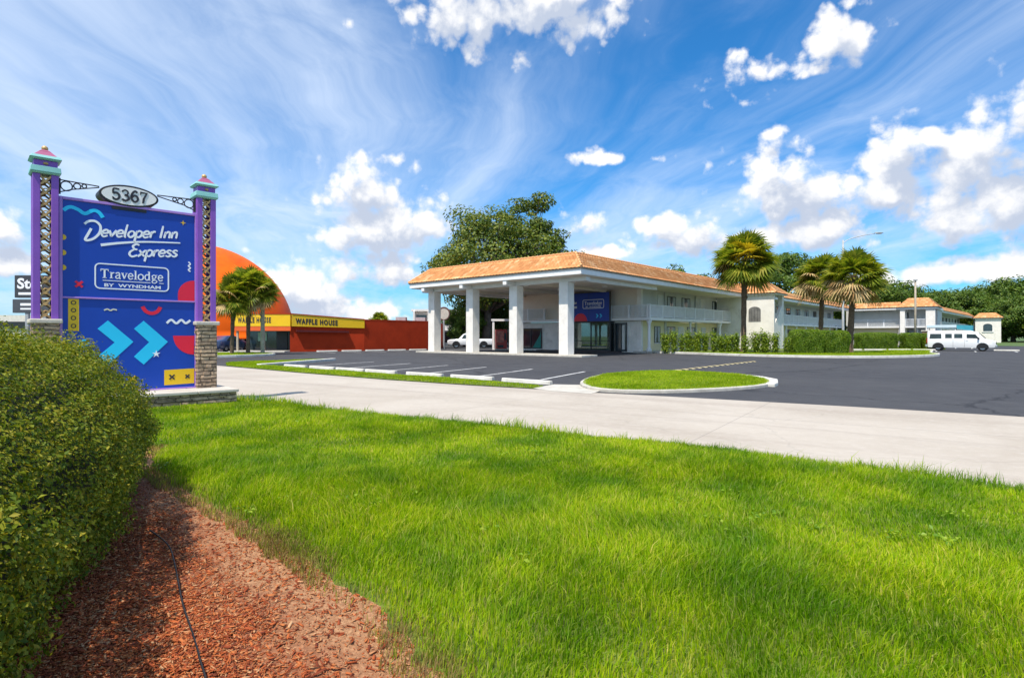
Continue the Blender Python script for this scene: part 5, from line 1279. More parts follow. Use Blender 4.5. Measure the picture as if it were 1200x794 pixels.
# white motel-like building seen through the canopy
BB = thing('white_building', 'distant white two storey building with dark windows seen through the canopy columns', 'building', (-14.5, 84, 0), R(4))
mb = MB(); mb.box(0, 17, 0, 8, 0, 5.0); mb.build('wall', M['stucco'], BB)
mb = MB(); mb.box(-.2, 17.2, -.9, 8.2, 5.01, 5.3); mb.build('roof_slab', M['white'], BB)
mb = MB(); mb.box(0, 17, -1.2, -.004, 2.2, 2.75); mb.build('balcony_slab', M['white'], BB)
for k in range(8): window(BB, 1.2 + k * 2.1, 0, .5, 1.4, 1.4, curtain=False); window(BB, 1.2 + k * 2.1, 0, 3.0, 1.4, 1.4, curtain=False)
for k in range(9): mb = MB(); mb.box(.1 + k * 2.1, .35 + k * 2.1, -1.15, -.9, 0, 2.19); mb.box(.1 + k * 2.1, .35 + k * 2.1, -1.15, -.9, 2.76, 5.0); mb.build('porch_post', M['white'], BB)
RS = thing('round_sign', 'round ring shaped sign on a pole beyond the first canopy column', 'sign', (-7.5, 63, 0), 0)
mb = MB(); mb.tube([(.62 * math.cos(t), 0, 3.85 + .68 * math.sin(t)) for t in np.linspace(0, 2 * math.pi, 25)], .09, 8, caps=False); mb.build('ring', pmat('brown_ring', (.12, .06, .05), .6), RS, True)
mb = MB(); mb.prism_y([(.56 * math.cos(t), 3.85 + .62 * math.sin(t)) for t in np.linspace(0, 2 * math.pi, 24, endpoint=False)], -.04, .04); mb.build('disc', M['concrete'], RS)
mb = MB(); mb.tube([(0, 0, 0), (0, 0, 3.15)], .10, 8); mb.build('pole', M['lamp_grey'], RS)
VM = thing('vending_machine', 'tall red drinks vending machine standing under the canopy by its frame', 'vending machine', (-1.1, 57.4, 0), R(8))
mb = MB(); mb.box(-.55, .55, -.4, .4, .12, 2.05); mb.build('cabinet', pmat('red_cabinet', (.42, .035, .025), .4, .1), VM, bevel=.03)
mb = MB(); mb.box(-.45, .22, -.43, -.402, .75, 1.9); mb.build('display', pmat('dim_red_display', (.5, .13, .09), .3, .5, 3.0), VM)
mb = MB(); mb.box(.27, .48, -.43, -.402, 1.0, 1.7); mb.box(-.4, .2, -.43, -.402, .25, .5); mb.build('coin_panel', M['dark_frame'], VM)
mb = MB(); mb.box(-.6, .6, -.45, .45, 0, .115); mb.build('plinth', M['concrete'], VM)
GF = thing('entrance_frame', 'white square frame around the red vending machine beyond the canopy', 'frame', (-1.0, 58.1, 0), R(8))
mb = MB(); mb.box(-1.0, -.8, -.1, .1, 0, 2.9); mb.box(1.6, 1.8, -.1, .1, 0, 2.9); mb.build('post', M['white'], GF)
mb = MB(); mb.box(-1.1, 1.9, -.15, .15, 2.905, 3.12); mb.build('lintel', M['white'], GF)

# ------------------------------------------------------------------ trees
OAKL = [(0.045, 0.09, 0.010), (0.085, 0.145, 0.014), (0.145, 0.205, 0.018), (0.21, 0.25, 0.026), (0.27, 0.27, 0.035)]
M['oak_leaf'] = leafmat('oak_leaf', OAKL, .25, .5, patch=(.7, .72, .7), pscale=.35)
M['tree_leaf'] = leafmat('broad_tree_leaf', [(0.045, 0.10, 0.011), (0.08, 0.155, 0.014), (0.13, 0.205, 0.018), (0.18, 0.24, 0.024)], .25, .5, patch=(.7, .75, .7), pscale=.25)
M['lite_leaf'] = leafmat('light_tree_leaf', [(0.09, 0.155, 0.012), (0.15, 0.225, 0.016), (0.21, 0.28, 0.022), (0.27, 0.30, 0.035)], .3, .5, patch=(.75, .75, .7), pscale=.25)
M['bark'] = pmat('grey_brown_bark', (.13, .10, .075), .9, .3, 3.0, .6, 12)
def tree(root, seed, H, Rw, base, nclump, per, leaf, mat, trunk=.4, lean=(0, 0)):
    rr = random.Random(seed); r = np.random.default_rng(seed)
    tb = MB(); top = Vector((lean[0], lean[1], H * .72))
    tp = [Vector((0, 0, -.1)), Vector((.1, .05, base * .5)), Vector((lean[0] * .3, lean[1] * .3, base)), Vector((lean[0] * .7, lean[1] * .7, H * .5)), top]
    tb.tube(tp, [trunk * 1.25, trunk, trunk * .85, trunk * .5, trunk * .18], 9); tb.build('trunk', M['bark'], root, True)
    lm = MB(); P_, N_ = [], []
    zc = base + (H - base) * .5; rz = (H - base) * .5
    cl = []
    while len(cl) < nclump:
        v = Vector((rr.gauss(0, 1), rr.gauss(0, 1), rr.gauss(0, 1))).normalized() * (rr.uniform(.25, 1) ** .45)
        w = 1.0 if v.z > -.2 else .8
        lob = 1 + .22 * math.sin(3 * math.atan2(v.y, v.x) + seed) + .12 * math.sin(5 * math.atan2(v.y, v.x) + 2.2 * v.z * 3 + seed * 2)
        c = Vector((v.x * Rw * w * lob + lean[0], v.y * Rw * w * lob + lean[1], zc + v.z * rz * (1 + .14 * math.sin(4 * math.atan2(v.y, v.x) + seed * 1.3))))
        cl.append((c, rr.uniform(.55, 1.2) * Rw * .17 + .25))
    for i, (c, cr_) in enumerate(cl):
        if i % 3 == 0:
            st = tp[2].lerp(tp[4], rr.uniform(0, .8)); md = st.lerp(c, .55) + Vector((0, 0, -.06 * (c - st).length))
            lm.tube([st, md, c], [trunk * .3, trunk * .17, .03], 5)
        n = int(per * rr.uniform(.6, 1.3)); d = r.normal(0, 1, (n, 3)); d /= np.linalg.norm(d, axis=1)[:, None]
        rad = cr_ * r.uniform(.35, 1.0, n) ** .5
        p = np.array(c) + d * rad[:, None] * np.array([1.25, 1.25, .72]); P_.append(p)
        out = p - np.array([lean[0], lean[1], zc]); out /= np.linalg.norm(out, axis=1)[:, None] + 1e-9
        N_.append(d * .6 + out * .4 + np.array([0, 0, .35]))
    lm.build('limb', M['bark'], root, True)
    leaf_cloud('crown', np.concatenate(P_), np.concatenate(N_), leaf, mat, root, seed + 5, jit=.45, aspect=.62)
    return root
OK_ = thing('oak_tree', 'large dark green oak rising behind the entrance canopy roof', 'tree', (-3.4, 74, 0))
tree(OK_, 14, 17.4, 9.0, 4.0, 180, 170, .40, M['oak_leaf'], .55, (.8, 0))
# second head of the same clump, higher on the right
OK2 = thing('oak_tree', 'taller narrow oak at the right of the big oak behind the canopy', 'tree', (2.0, 77, 0))
tree(OK2, 23, 20.2, 4.6, 6.0, 105, 190, .38, M['oak_leaf'], .45)
BT = thing('background_tree', 'dark bushy tree behind the stair tower between first and second palm', 'tree', (44, 92, 0))
tree(BT, 31, 15.2, 6.5, 3.5, 120, 150, .45, M['tree_leaf'], .4)
BT2 = thing('background_tree', 'small treetop showing over the mansard left of the tallest palm', 'tree', (26, 88, 0))
tree(BT2, 37, 11.5, 5.5, 3.0, 80, 150, .42, M['tree_leaf'], .35)
base_tree = thing('woodland_tree', 'one of the dark green trees in the belt behind the far motel wings', 'tree', (74, 118, 0), group='trees behind the far wings')
tree(base_tree, 41, 14.0, 8.0, 1.5, 150, 150, .55, M['tree_leaf'], .45)
lite_tree = thing('woodland_tree', 'lighter yellow green tree in the belt at the right edge behind the end block', 'tree', (122, 126, 0), group='trees behind the far wings')
tree(lite_tree, 47, 11.0, 7.5, 1.0, 150, 150, .55, M['lite_leaf'], .45)
rr = random.Random(12)
belt = [(84, 128, 1.0), (92, 136, 1.02), (99, 142, 1.12), (107, 138, 1.06), (112, 146, 1.3), (121, 142, 1.25), (129, 146, 1.35), (132, 138, 1.2), (66, 122, .95), (58, 128, 1.05), (78, 140, 1.15), (140, 150, 1.3), (148, 146, 1.25), (50, 120, .9),
        (113, 128, .95), (136, 128, 1.1), (146, 134, 1.1), (158, 140, 1.25), (172, 150, 1.35), (152, 122, 1.0), (104, 150, 1.2), (90, 150, 1.2)]
for i, (x, y, s_) in enumerate(belt):
    copy_tree(base_tree, (x + rr.uniform(-1.5, 1.5), y, 0), rr.uniform(0, 6.28), scale=(s_ * rr.uniform(.8, 1.0), s_ * rr.uniform(.8, 1.0), s_ * rr.uniform(.70, .92)))
for i, (x, y, s_) in enumerate([(131, 122, .72), (114, 121, .52), (143, 120, .68)]):
    copy_tree(lite_tree, (x, y, 0), 1.3 + i * 1.7, scale=s_, label=['lighter yellow green tree at the right edge of the picture', 'low lighter green tree just right of the white end block', 'lighter tree beyond the right picture edge'][i])
# low growth under the belt
for i, (x, y, s_) in enumerate([(111, 117, .42), (117, 114, .36), (124, 112, .40), (133, 110, .42)]):
    copy_tree(base_tree, (x, y, -.6), i * 1.1, scale=(s_ * 1.4, s_ * 1.4, s_), label='low dark shrub at the foot of the trees right of the end block')
for o in COL.objects:
    if o.get('label') == 'low dark shrub at the foot of the trees right of the end block': o['category'] = 'shrub'; o['group'] = 'shrubs under the tree belt'
t = copy_tree(base_tree, (-6.2, 74, 0), 2.0, label='low green tree seen between the first two canopy columns', scale=(.34, .34, .42)); t['group'] = 'trees beyond the canopy'
t = copy_tree(base_tree, (-3.2, 80, 0), 4.0, label='dark green tree seen between the second and third canopy column', scale=(.45, .45, .55)); t['group'] = 'trees beyond the canopy'
# far treeline on the left, low
for i, (x, y, s_) in enumerate([(-150, 190, .5), (-135, 195, .55), (-46, 150, .4), (-30, 160, .42), (-20, 155, .4)]):
    t = copy_tree(base_tree, (x, y, 0), i * 2.2, scale=s_, label='small distant tree low on the horizon left of the motel'); t['group'] = 'distant trees on the left'

# ------------------------------------------------------------------ palms
M['frond'] = leafmat('palm_frond_green', [(0.10, 0.16, 0.012), (0.19, 0.25, 0.018), (0.31, 0.34, 0.026), (0.46, 0.41, 0.05)], .45, .45, patch=(.75, .75, .7), pscale=.9)
M['frond_dead'] = leafmat('palm_frond_dead', [(0.34, 0.19, 0.07), (0.46, 0.30, 0.13), (0.54, 0.40, 0.20), (0.36, 0.28, 0.08)], .2, .7)
M['frond_gold'] = leafmat('palm_frond_yellow', [(0.55, 0.42, 0.02), (0.68, 0.50, 0.03)], .3, .5)
M['palm_bark'] = pmat('palm_bark', (.145, .095, .062), .95, .3, 6.0, .8, 14)
def palm(root, seed, zt, Rc, trunk=.17, nf=84, dead=.22, lean=(0, 0), gold=0, squash=.9):
    rr = random.Random(seed); tb = MB(); n = 16
    pts = [(lean[0] * (k / n) ** 1.6, lean[1] * (k / n) ** 1.6, -.1 + (zt + .1) * k / n) for k in range(n + 1)]
    tb.tube(pts, [trunk * (1.25 if k == 0 else 1.0) * (1 + .09 * rr.uniform(-1, 1)) for k in range(n + 1)], 10)
    for k in range(26):                                    # old leaf boots
        z = zt * rr.uniform(.55, 1.0); f = (z / zt) ** 1.6; a = rr.uniform(0, 6.28); c = Vector((lean[0] * f, lean[1] * f, z)); d = Vector((math.cos(a), math.sin(a), 0))
        tb.bar(c + d * trunk * .8, c + d * (trunk * 1.5) + Vector((0, 0, .16)), .07, .035)
    tb.build('trunk', M['palm_bark'], root)
    C = Vector((lean[0], lean[1], zt)); lay = {'g': ([], []), 'd': ([], []), 'y': ([], [])}
    for k in range(nf):
        f = (k + .5) / nf; el = math.asin(max(-.98, 1 - 1.80 * f)) + rr.uniform(-.14, .14); a = k * 2.39996 + rr.uniform(-.3, .3)
        kind = 'd' if rr.random() < dead * (2.6 * f ** 1.6) else 'g'
        if gold and kind == 'g' and abs((a % 6.283) - 4.45) < .5 and .05 < el < .8: kind = 'y'
        V, Fs = lay[kind]
        d = Vector((math.cos(a) * math.cos(el), math.sin(a) * math.cos(el), math.sin(el))); side = Vector((-math.sin(a), math.cos(a), 0)); up = d.cross(side) * -1
        if up.z < 0 and el > 0: up = -up
        side = (side + up * rr.uniform(-.6, .6)).normalized(); up = side.cross(d).normalized()
        if up.z < 0: up = -up
        pl = Rc * rr.uniform(.36, .58); fr_ = Rc * rr.uniform(.44, .56); hub = C + d * pl - Vector((0, 0, .05 * Rc * math.cos(el)))
        b = len(V); V += [tuple(C + side * .02), tuple(C - side * .02), tuple(hub - side * .012), tuple(hub + side * .012)]; Fs.append((b, b + 1, b + 2, b + 3))
        ns = 20; droop = .58 if kind != 'd' else .9
        for s_ in range(ns):
            ph_ = R(-112 + 224 * s_ / (ns - 1)); L_ = fr_ * (1 - .18 * abs(ph_) / 2) * rr.uniform(.88, 1.05)
            dd = (d * math.cos(ph_) + side * math.sin(ph_)).normalized(); cc_ = dd.cross(up).normalized(); w = fr_ * .082
            def pt(t, o_): return tuple(hub + dd * (L_ * t) + cc_ * o_ + up * (.10 * fr_ * math.cos(ph_ * 1.4) * t) - Vector((0, 0, droop * fr_ * .55 * t * t)) )
            b = len(V); V += [pt(.03, -w * .3), pt(.03, w * .3), pt(.55, w * .62), pt(.55, -w * .62), pt(1.0, 0)]
            Fs += [(b, b + 1, b + 2, b + 3), (b + 3, b + 2, b + 4)]
    for kk, nm, mt in (('g', 'crown', M['frond']), ('d', 'dead_fronds', M['frond_dead']), ('y', 'yellow_fronds', M['frond_gold'])):
        V, Fs = lay[kk]
        if V:
            m_ = MB(); m_.v = V; m_.f = [list(f) for f in Fs]; m_.m = [0] * len(Fs); m_.build(nm, mt, root)
    return root
PL = thing('palm_tree', 'tallest cabbage palm with a yellow frond standing before the stair tower', 'palm', (18.6, 46, .1)); palm(PL, 3, 7.5, 3.05, .21, 100, .05, (.1, 0), 1)
PL = thing('palm_tree', 'middle cabbage palm with browning fronds behind the clipped hedge', 'palm', (27.2, 50.5, .1)); palm(PL, 8, 6.6, 2.75, .19, 88, .26, (.25, 0))
PL = thing('palm_tree', 'right cabbage palm with many tan dead fronds and reddish trunk at the kerb', 'palm', (25.75, 43.6, .1)); palm(PL, 21, 5.9, 2.65, .21, 92, .30, (.3, 0))
PL = thing('palm_tree', 'left small palm with dark trunk before the orange dome', 'palm', (-20.35, 41.6, .08)); palm(PL, 5, 4.2, 2.05, .13, 66, .15, (.15, 0))
PL = thing('palm_tree', 'middle small palm, tallest of the three before the orange dome', 'palm', (-19.55, 42.4, .08)); palm(PL, 6, 5.0, 2.1, .14, 68, .12, (.1, 0))
PL = thing('palm_tree', 'small palm with pale straight trunk nearest the yellow fascia', 'palm', (-18.55, 42.6, .08)); palm(PL, 9, 4.7, 1.6, .15, 54, .1)
[c for c in PL.children if c.name.startswith('trunk')][0].data.materials[0] = pmat('pale_palm_bark', (.36, .33, .24), .9, .2, 6.0, .5, 14)
PL = thing('palm_tree', 'distant palm crown rising over the dark red wall', 'palm', (-20.0, 86, 0)); palm(PL, 12, 3.6, 2.0, .18, 54, .1)

# ------------------------------------------------------------------ shrubs and clipped hedges
M['shrub_leaf'] = leafmat('glossy_shrub_leaf', [(0.08, 0.15, 0.010), (0.15, 0.25, 0.014), (0.25, 0.34, 0.018), (0.34, 0.39, 0.03)], .28, .4)
def shrub_mesh(root, seed, w, h, n, leaf=.13):
    r = np.random.default_rng(seed); rr = random.Random(seed); P_, N_ = [], []
    st = MB()
    for k in range(9):
        a = rr.uniform(0, 6.28); q = rr.uniform(0, w * .42); top = Vector((math.cos(a) * q, math.sin(a) * q, h * rr.uniform(.62, 1.0)))
        st.tube([(math.cos(a) * .06, math.sin(a) * .06, 0), (top.x * .6, top.y * .6, top.z * .5), top], [.022, .016, .007], 5)
        m = int(n / 9); t = r.uniform(.12, 1.03, m); c = np.stack([top.x * (.4 + .6 * t), top.y * (.4 + .6 * t), top.z * t], 1)
        d = r.normal(0, 1, (m, 3)); d /= np.linalg.norm(d, axis=1)[:, None]; P_.append(c + d * (w * .26 * r.uniform(.3, 1, m))[:, None]); N_.append(d * .6 + np.array([0, 0, .6]))
    st.build('stem', M['twig'], root); leaf_cloud('foliage', np.concatenate(P_), np.concatenate(N_), leaf, M['shrub_leaf'], root, seed + 3, jit=.5, aspect=.5)
SHL = ['leafy green shrub', 'narrow upright green shrub', 'sparse green shrub', 'bushy light green shrub']
spots = [(780, 45.5), (790, 45.2), (799, 45.0), (808, 45.2), (817, 45.0), (826, 44.9), (836, 44.7), (845, 44.6), (854, 44.4), (863, 44.2), (873, 42.6), (886, 43.2), (897, 43.0), (909, 42.6), (922, 42.2)]
near_what = ['leftmost of the row beside the white porch post', 'second of the row from the porch post', 'third of the row from the porch post', 'fourth of the row from the porch post', 'fifth of the row from the porch post', 'sixth of the row from the porch post',
             'seventh of the row from the porch post', 'eighth of the row from the porch post', 'fourth to the left of the tallest palm trunk', 'just left of the tallest palm trunk', 'low at the foot of the tallest palm',
             'first to the right of the tallest palm', 'second to the right of the tallest palm', 'third to the right of the tallest palm', 'last before the clipped hedge']
protos = []
for i, (px, Y) in enumerate(spots):
    X = (px - 600) / 671 * Y; lab = SHL[i % 4] + ' by the motel wing, ' + near_what[i]
    if i < 4:
        sh_ = thing('shrub', lab, 'shrub', (X, Y, .1), 0, 'shrubs along the motel wing'); shrub_mesh(sh_, 60 + i, (1.15, .85, .9, 1.1)[i], (1.75, 1.7, 1.5, 1.65)[i], (1500, 1000, 620, 1400)[i], .15); protos.append(sh_)
    else:
        s_ = random.Random(i).uniform(.88, 1.12); c = copy_tree(protos[i % 4], (X, Y, .1), i * 1.9, lab, (s_, s_, s_ * random.Random(i + 50).uniform(.85, 1.08)))
# pale flowering tufts at the foot
M['box_leaf'] = leafmat('clipped_hedge_leaf', [(0.07, 0.15, 0.008), (0.13, 0.24, 0.011), (0.21, 0.32, 0.014), (0.30, 0.38, 0.022)], .25, .42, patch=(.7, .78, .7), pscale=1.2)
def clipped(label, x, y, rz, L, D, H, n, seed):
    t = thing('clipped_hedge', label, 'hedge', (x, y, .1), rz, 'clipped hedges on the kerbed bed')
    V, F = superq(L / 2, D / 2, H, .28, .28, 60, 30, 0.0, 3.0); V[:, :2] += .03 * np.sin(V[:, [1, 0]] * 7 + V[:, 2:3] * 5)
    V = V * (1 + .02 * np.sin(5 * V[:, 0] + 3 * V[:, 2]))[:, None]
    npmesh('dark_core', V * np.array([(L / 2 - .16) / (L / 2), (D / 2 - .16) / (D / 2), (H - .14) / H]), None, M['hedge_core'], t, tris=F); p, nn = surf_sample(V, F, n, seed)
    r = np.random.default_rng(seed); p = p + nn * r.uniform(-.13, .04, n)[:, None]; leaf_cloud('foliage', p, nn + np.array([0, 0, .3]), .10, M['box_leaf'], t, seed, jit=.6, aspect=.55)
clipped('tall clipped hedge left half, between the shrub row and the middle palm', 21.9, 42.6, R(-3), 2.25, 1.5, 1.72, 15000, 71)
clipped('tall clipped hedge right half, ending at the reddish palm trunk', 24.05, 42.9, R(2), 2.05, 1.5, 1.66, 14000, 72)
clipped('long low clipped hedge behind the right palm, nearest the trunk', 36.6, 57.6, R(-2), 4.0, 1.5, 1.62, 18000, 73)
clipped('short low clipped hedge, middle piece of the rear row', 39.9, 57.4, R(-2), 1.6, 1.5, 1.56, 9000, 74)
clipped('low clipped hedge at the right end of the rear row by the brick pier', 41.9, 57.2, R(-2), 2.2, 1.5, 1.5, 11000, 75)

# ------------------------------------------------------------------ vehicles and small things
M['van_paint'] = pmat('white_car_paint', (.80, .81, .82), .18, .02, 1.0, spec=.7)
M['car_dark'] = pmat('dark_blue_car_paint', (.03, .05, .12), .2, .05, 1.0, spec=.7)
M['car_silver'] = pmat('silver_car_paint', (.42, .44, .48), .22, .05, 1.0, metallic=.5)
M['head'] = pmat('clear_headlight', (.75, .78, .8), .1, .05); M['tail'] = pmat('red_tail_light', (.45, .01, .01), .2, .05)
def loft(mb, st):
    """body from stations: x, zb, zbelt, zroof, half width, half roof width"""
    b = len(mb.v); n = 12
    for x, zb, zm, zr_, w, wr in st:
        hh = [(w * .94, zb), (w, zb + (zm - zb) * .35), (w, zm), (wr + (w - wr) * .12, zr_ - (zr_ - zm) * .16), (wr * .86, zr_ - (zr_ - zm) * .03), (0, zr_)]
        ring = hh + [(-p, z) for p, z in hh[4::-1]] + [(0, zb)]
        mb.v += [(x, p, z) for p, z in ring]
    for i in range(len(st) - 1):
        for k in range(n):
            mb.f.append([b + i * n + k, b + i * n + (k + 1) % n, b + (i + 1) * n + (k + 1) % n, b + (i + 1) * n + k]); mb.m.append(0)
    mb.f.append([b + k for k in range(n)][::-1]); mb.m.append(0); e = b + (len(st) - 1) * n; mb.f.append([e + k for k in range(n)]); mb.m.append(0)
def wheel(parent, x, y, r, side, w=.22):
    t = MB(); prof = [(r * .62, -w / 2), (r * .93, -w / 2), (r, -w * .32), (r, w * .32), (r * .93, w / 2), (r * .62, w / 2), (r * .62, -w / 2)]; t.lathe(prof, 22)
    t.v = [(p[0], p[2], p[1]) for p in t.v]; o = bpy.data.objects.new('wheel', None); COL.objects.link(o); o.parent = parent; o.location = (x, y, r)
    t.build('tyre', M['rubber'], o, True)
    k = MB(); k.lathe([(r * .63, -.05), (r * .6, .05), (r * .5, .03), (r * .2, .06), (0, .07)], 22); k.v = [(p[0], side * (p[2] + .03), p[1]) for p in k.v]; k.build('rim', M['chrome'], o, True)
def side_glass(parent, name, poly, y, side, mat=None):
    m_ = MB(); vs = [(x, side * (y - .0 * z), z) for x, z in poly]; vs2 = [(x, side * (y + .02), z) for x, z in poly]; n = len(poly)
    m_.add(vs + vs2, [tuple(range(n)), tuple(range(2 * n - 1, n - 1, -1))] + [(i, (i + 1) % n, n + (i + 1) % n, n + i) for i in range(n)])
    return m_.build(name, mat or M['glass_dark'], parent)
# passenger van: x forward
VN = thing('passenger_van', 'white full size passenger van with dark side windows parked at the right', 'van', (42.3, 54.0, 0), math.atan2(-.66, .751))
mb = MB(); loft(mb, [(-2.62, .5, 1.15, 1.96, .88, .74), (-2.55, .36, 1.15, 2.05, .97, .80), (-1.0, .33, 1.15, 2.09, 1.0, .82), (.8, .33, 1.15, 2.06, 1.0, .82), (1.35, .33, 1.13, 1.86, 1.0, .78), (1.78, .34, 1.12, 1.42, .99, .80), (1.95, .35, 1.10, 1.20, .98, .86), (2.5, .37, 1.0, 1.08, .96, .84), (2.70, .42, .9, .98, .90, .78)])
mb.build('body', M['van_paint'], VN, True).modifiers.new('edge', 'EDGE_SPLIT').split_angle = R(48)
for s_ in (1, -1):
    for poly_ in ([(-2.42, 1.24), (-1.45, 1.24), (-1.45, 1.74), (-2.36, 1.74)], [(-1.15, 1.24), (-.62, 1.24), (-.62, 1.74), (-1.15, 1.74)], [(-.44, 1.24), (.2, 1.24), (.2, 1.74), (-.44, 1.74)], [(.52, 1.22), (1.52, 1.20), (1.18, 1.70), (.52, 1.74)]):
        side_glass(VN, 'side_window', poly_, .955, s_)
    for x in (.36, 1.62, -.53):
        m_ = MB(); m_.box(x - .006, x + .006, min(s_ * .985, s_ * 1.004), max(s_ * .985, s_ * 1.004), .42, 1.2); m_.build('door_seam', M['dark_frame'], VN)
    m_ = MB(); m_.box(.45, .62, min(s_ * .99, s_ * 1.03), max(s_ * .99, s_ * 1.03), 1.02, 1.06); m_.build('door_handle', M['van_paint'], VN)
    m_ = MB(); m_.box(1.36, 1.5, min(s_ * 1.0, s_ * 1.2), max(s_ * 1.0, s_ * 1.2), 1.18, 1.36); m_.build('wing_mirror', M['black'], VN, bevel=.02)
    m_ = MB(); m_.box(2.55, 2.68, min(s_ * .62, s_ * .9), max(s_ * .62, s_ * .9), .72, .93); m_.build('headlight', M['head'], VN, bevel=.02)
    m_ = MB(); m_.box(-2.66, -2.6, min(s_ * .74, s_ * .9), max(s_ * .74, s_ * .9), .8, 1.3); m_.build('tail_light', M['tail'], VN)
    for x in (-1.72, 1.72): wheel(VN, x, s_ * .86, .37, s_)
    for x in (-1.72, 1.72):
        m_ = MB(); m_.prism_y([(x + .47 * math.cos(t), .37 + .47 * math.sin(t)) for t in np.linspace(-.15, math.pi + .15, 14)], min(s_ * .9, s_ * 1.003), max(s_ * .9, s_ * 1.003)); m_.build('wheel_arch', M['black'], VN)
m_ = MB(); m_.add([(1.40, -.74, 1.80), (1.40, .74, 1.80), (1.90, .84, 1.24), (1.90, -.84, 1.24)], [(0, 1, 2, 3)]); 
m_.v = [(x + .035, y, z + .035) for x, y, z in m_.v]; m_.build('windscreen', M['glass_dark'], VN)
m_ = MB(); m_.box(2.66, 2.80, -.92, .92, .40, .62); m_.box(-2.78, -2.6, -.92, .92, .40, .62); m_.build('bumper', M['chrome'], VN, bevel=.03)
m_ = MB(); m_.box(2.66, 2.725, -.5, .5, .66, .92); m_.build('grille', M['black'], VN)
VN.scale = (.95, .94, .93)
# pickup behind the canopy
PK = thing('pickup_truck', 'white pickup truck parked beyond the canopy columns', 'pickup', (-4.9, 66.5, 0), R(184))
mb = MB(); loft(mb, [(-2.6, .5, .98, 1.04, .9, .86), (-2.55, .42, .98, 1.08, .95, .88), (-.55, .4, .98, 1.08, .95, .88), (-.5, .4, 1.02, 1.68, .95, .72), (.5, .4, 1.02, 1.72, .95, .72), (.78, .4, 1.02, 1.6, .95, .72), (1.3, .4, 1.0, 1.06, .95, .8), (2.3, .42, .92, 1.0, .92, .78), (2.55, .48, .8, .88, .86, .7)])
mb.build('body', M['van_paint'], PK, True).modifiers.new('edge', 'EDGE_SPLIT').split_angle = R(40)
for s_ in (1, -1):
    side_glass(PK, 'side_window', [(-.38, 1.1), (.95, 1.1), (.66, 1.55), (-.34, 1.58)], .90, s_)
    m_ = MB(); m_.box(2.4, 2.56, min(s_ * .55, s_ * .85), max(s_ * .55, s_ * .85), .62, .8); m_.build('headlight', M['head'], PK)
    for x in (-1.6, 1.55): wheel(PK, x, s_ * .82, .37, s_)
    for x in (-1.6, 1.55):
        m_ = MB(); m_.prism_y([(x + .46 * math.cos(t), .37 + .46 * math.sin(t)) for t in np.linspace(-.1, math.pi + .1, 12)], min(s_ * .86, s_ * .957), max(s_ * .86, s_ * .957)); m_.build('wheel_arch', M['black'], PK)
m_ = MB(); m_.box(-2.4, -.62, -.8, .8, 1.085, 1.1); m_.build('bed_liner', M['black'], PK)
m_ = MB(); m_.box(2.5, 2.66, -.85, .85, .42, .58); m_.build('bumper', M['chrome'], PK)
def car(label, x, y, rz, paint):
    t = thing('parked_car', label, 'car', (x, y, 0), rz, 'cars parked below the dome'); mb = MB()
    loft(mb, [(-2.2, .45, .8, .95, .8, .7), (-2.1, .3, .85, 1.02, .87, .72), (-1.5, .26, .9, 1.1, .88, .7), (-.9, .26, .92, 1.42, .88, .6), (.2, .26, .92, 1.46, .88, .6), (1.0, .26, .9, 1.02, .88, .7), (1.9, .28, .78, .86, .85, .7), (2.2, .36, .6, .68, .75, .6)])
    mb.build('body', paint, t, True).modifiers.new('edge', 'EDGE_SPLIT').split_angle = R(40)
    for s_ in (1, -1):
        side_glass(t, 'side_window', [(-1.3, .97), (.8, .95), (.2, 1.35), (-.9, 1.33)], .80, s_)
        m_ = MB(); m_.box(2.05, 2.2, min(s_ * .45, s_ * .72), max(s_ * .45, s_ * .72), .5, .66); m_.build('headlight', M['head'], t)
        for wx in (-1.35, 1.35): wheel(t, wx, s_ * .78, .31, s_, .2)
car('dark blue car parked in shade below the orange dome', -25.5, 51.4, R(80), M['car_dark'])
car('silver car parked at the left beside the dark blue car', -28.6, 51.8, R(82), M['car_silver'])

# street lamps
def lamp(label, x, y, h, arm, z0=0.0):
    t = thing('street_lamp', label, 'street lamp', (x, y, z0)); m_ = MB(); m_.tube([(0, 0, 0), (0, 0, .25), (0, 0, h)], [.13, .12, .07], 10); m_.build('pole', M['lamp_grey'], t, True)
    m_ = MB(); m_.tube([(0, 0, 0), (0, 0, .12)], [.2, .2], 10); m_.build('base_collar', M['concrete'], t)
    if arm:
        m_ = MB(); pts = catmull([(0, 0, h - .3), (.5, -.1, h + .05), (arm * .6, -.4, h + .35), (arm, -.7, h + .5)], 5); m_.tube(pts, .035, 8); m_.build('arm', M['lamp_grey'], t, True)
        m_ = MB(); m_.lathe([(0, -.42), (.10, -.36), (.16, -.1), (.15, .2), (.06, .42), (0, .44)], 10); m_.v = [(arm + .35 + p[2], -.75 + p[0] * 1.0, h + .55 + p[1] * .45) for p in m_.v]; m_.build('lamp_head', M['lamp_grey'], t, True)
        m_ = MB(); m_.box(arm + .15, arm + .6, -.84, -.66, h + .455, h + .475); m_.build('lens', M['head'], t)
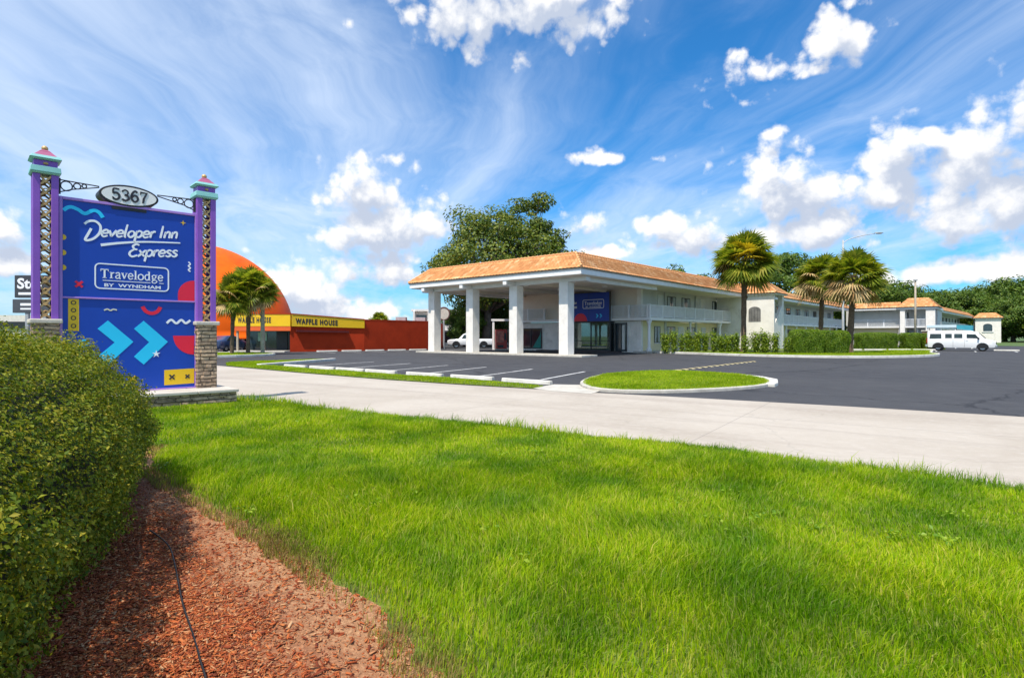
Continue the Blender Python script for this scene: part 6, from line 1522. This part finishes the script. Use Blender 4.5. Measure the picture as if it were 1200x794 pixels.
lamp('tall grey street lamp with curved arm behind the right palm', 31.8, 55.0, 10.6, 2.6)
LP = thing('utility_pole', 'slim pale pole standing before the far stairwell', 'pole', (41.0, 58.2, 0)); m_ = MB(); m_.tube([(0, 0, 0), (0, 0, 4), (0, 0, 7.0)], [.11, .10, .08], 8); m_.build('shaft', M['wood_pole'], LP, True)
m_ = MB(); m_.box(-.14, .14, -.14, .14, 7.0, 7.12); m_.build('pole_cap', M['lamp_grey'], LP)
# brick pier and the teal awning by the van
BP = thing('brick_pier', 'square banded brick pier between the low hedge and the van', 'pier', (44.4, 61.3, 0), R(-41))
for k in range(7):
    m_ = MB(); q = .38 if k % 2 == 0 else .34; m_.box(-q, q, -q, q, k * .27, k * .27 + .262); m_.build('stone_course', stonemat('brick_pier_course', .24, .09, (.34, .17, .10), (.42, .30, .18), (.2, .17, .14)) if k == 0 else bpy.data.materials['brick_pier_course'], BP, bevel=.01)
m_ = MB(); m_.box(-.46, .46, -.46, .46, 1.89, 2.0); m_.build('pier_cap', M['coping'], BP, bevel=.02)
AW = thing('shade_awning', 'long pale blue and teal shade awning behind the white van', 'awning', (47.9, 66.0, 0), math.atan2(-.66, .751))
m_ = MB(); m_.box(0, 2.7, -1, 1, 2.3, 2.62); m_.build('pale_canopy', pmat('pale_blue_canvas', (.55, .68, .74), .7, .05), AW, bevel=.04)
m_ = MB(); m_.add([(2.71, -1, 2.62), (4.1, -1, 2.55), (4.1, 1, 2.55), (2.71, 1, 2.62), (2.71, -1.05, 2.2), (4.1, -1.05, 1.95), (4.1, 1, 1.95), (2.71, 1, 2.2)], [(0, 1, 2, 3), (0, 4, 5, 1), (1, 5, 6, 2), (3, 7, 4, 0), (2, 6, 7, 3), (4, 7, 6, 5)]); m_.build('teal_canopy', pmat('teal_canvas', (.03, .28, .36), .7, .08), AW)
for x in (.1, 2.6, 4.0):
    for y in (-.86, .86): m_ = MB(); m_.box(x - .04, x + .04, y - .04, y + .04, 0, 2.35 if x < 3 else 2.0); m_.build('awning_post', M['white'], AW)
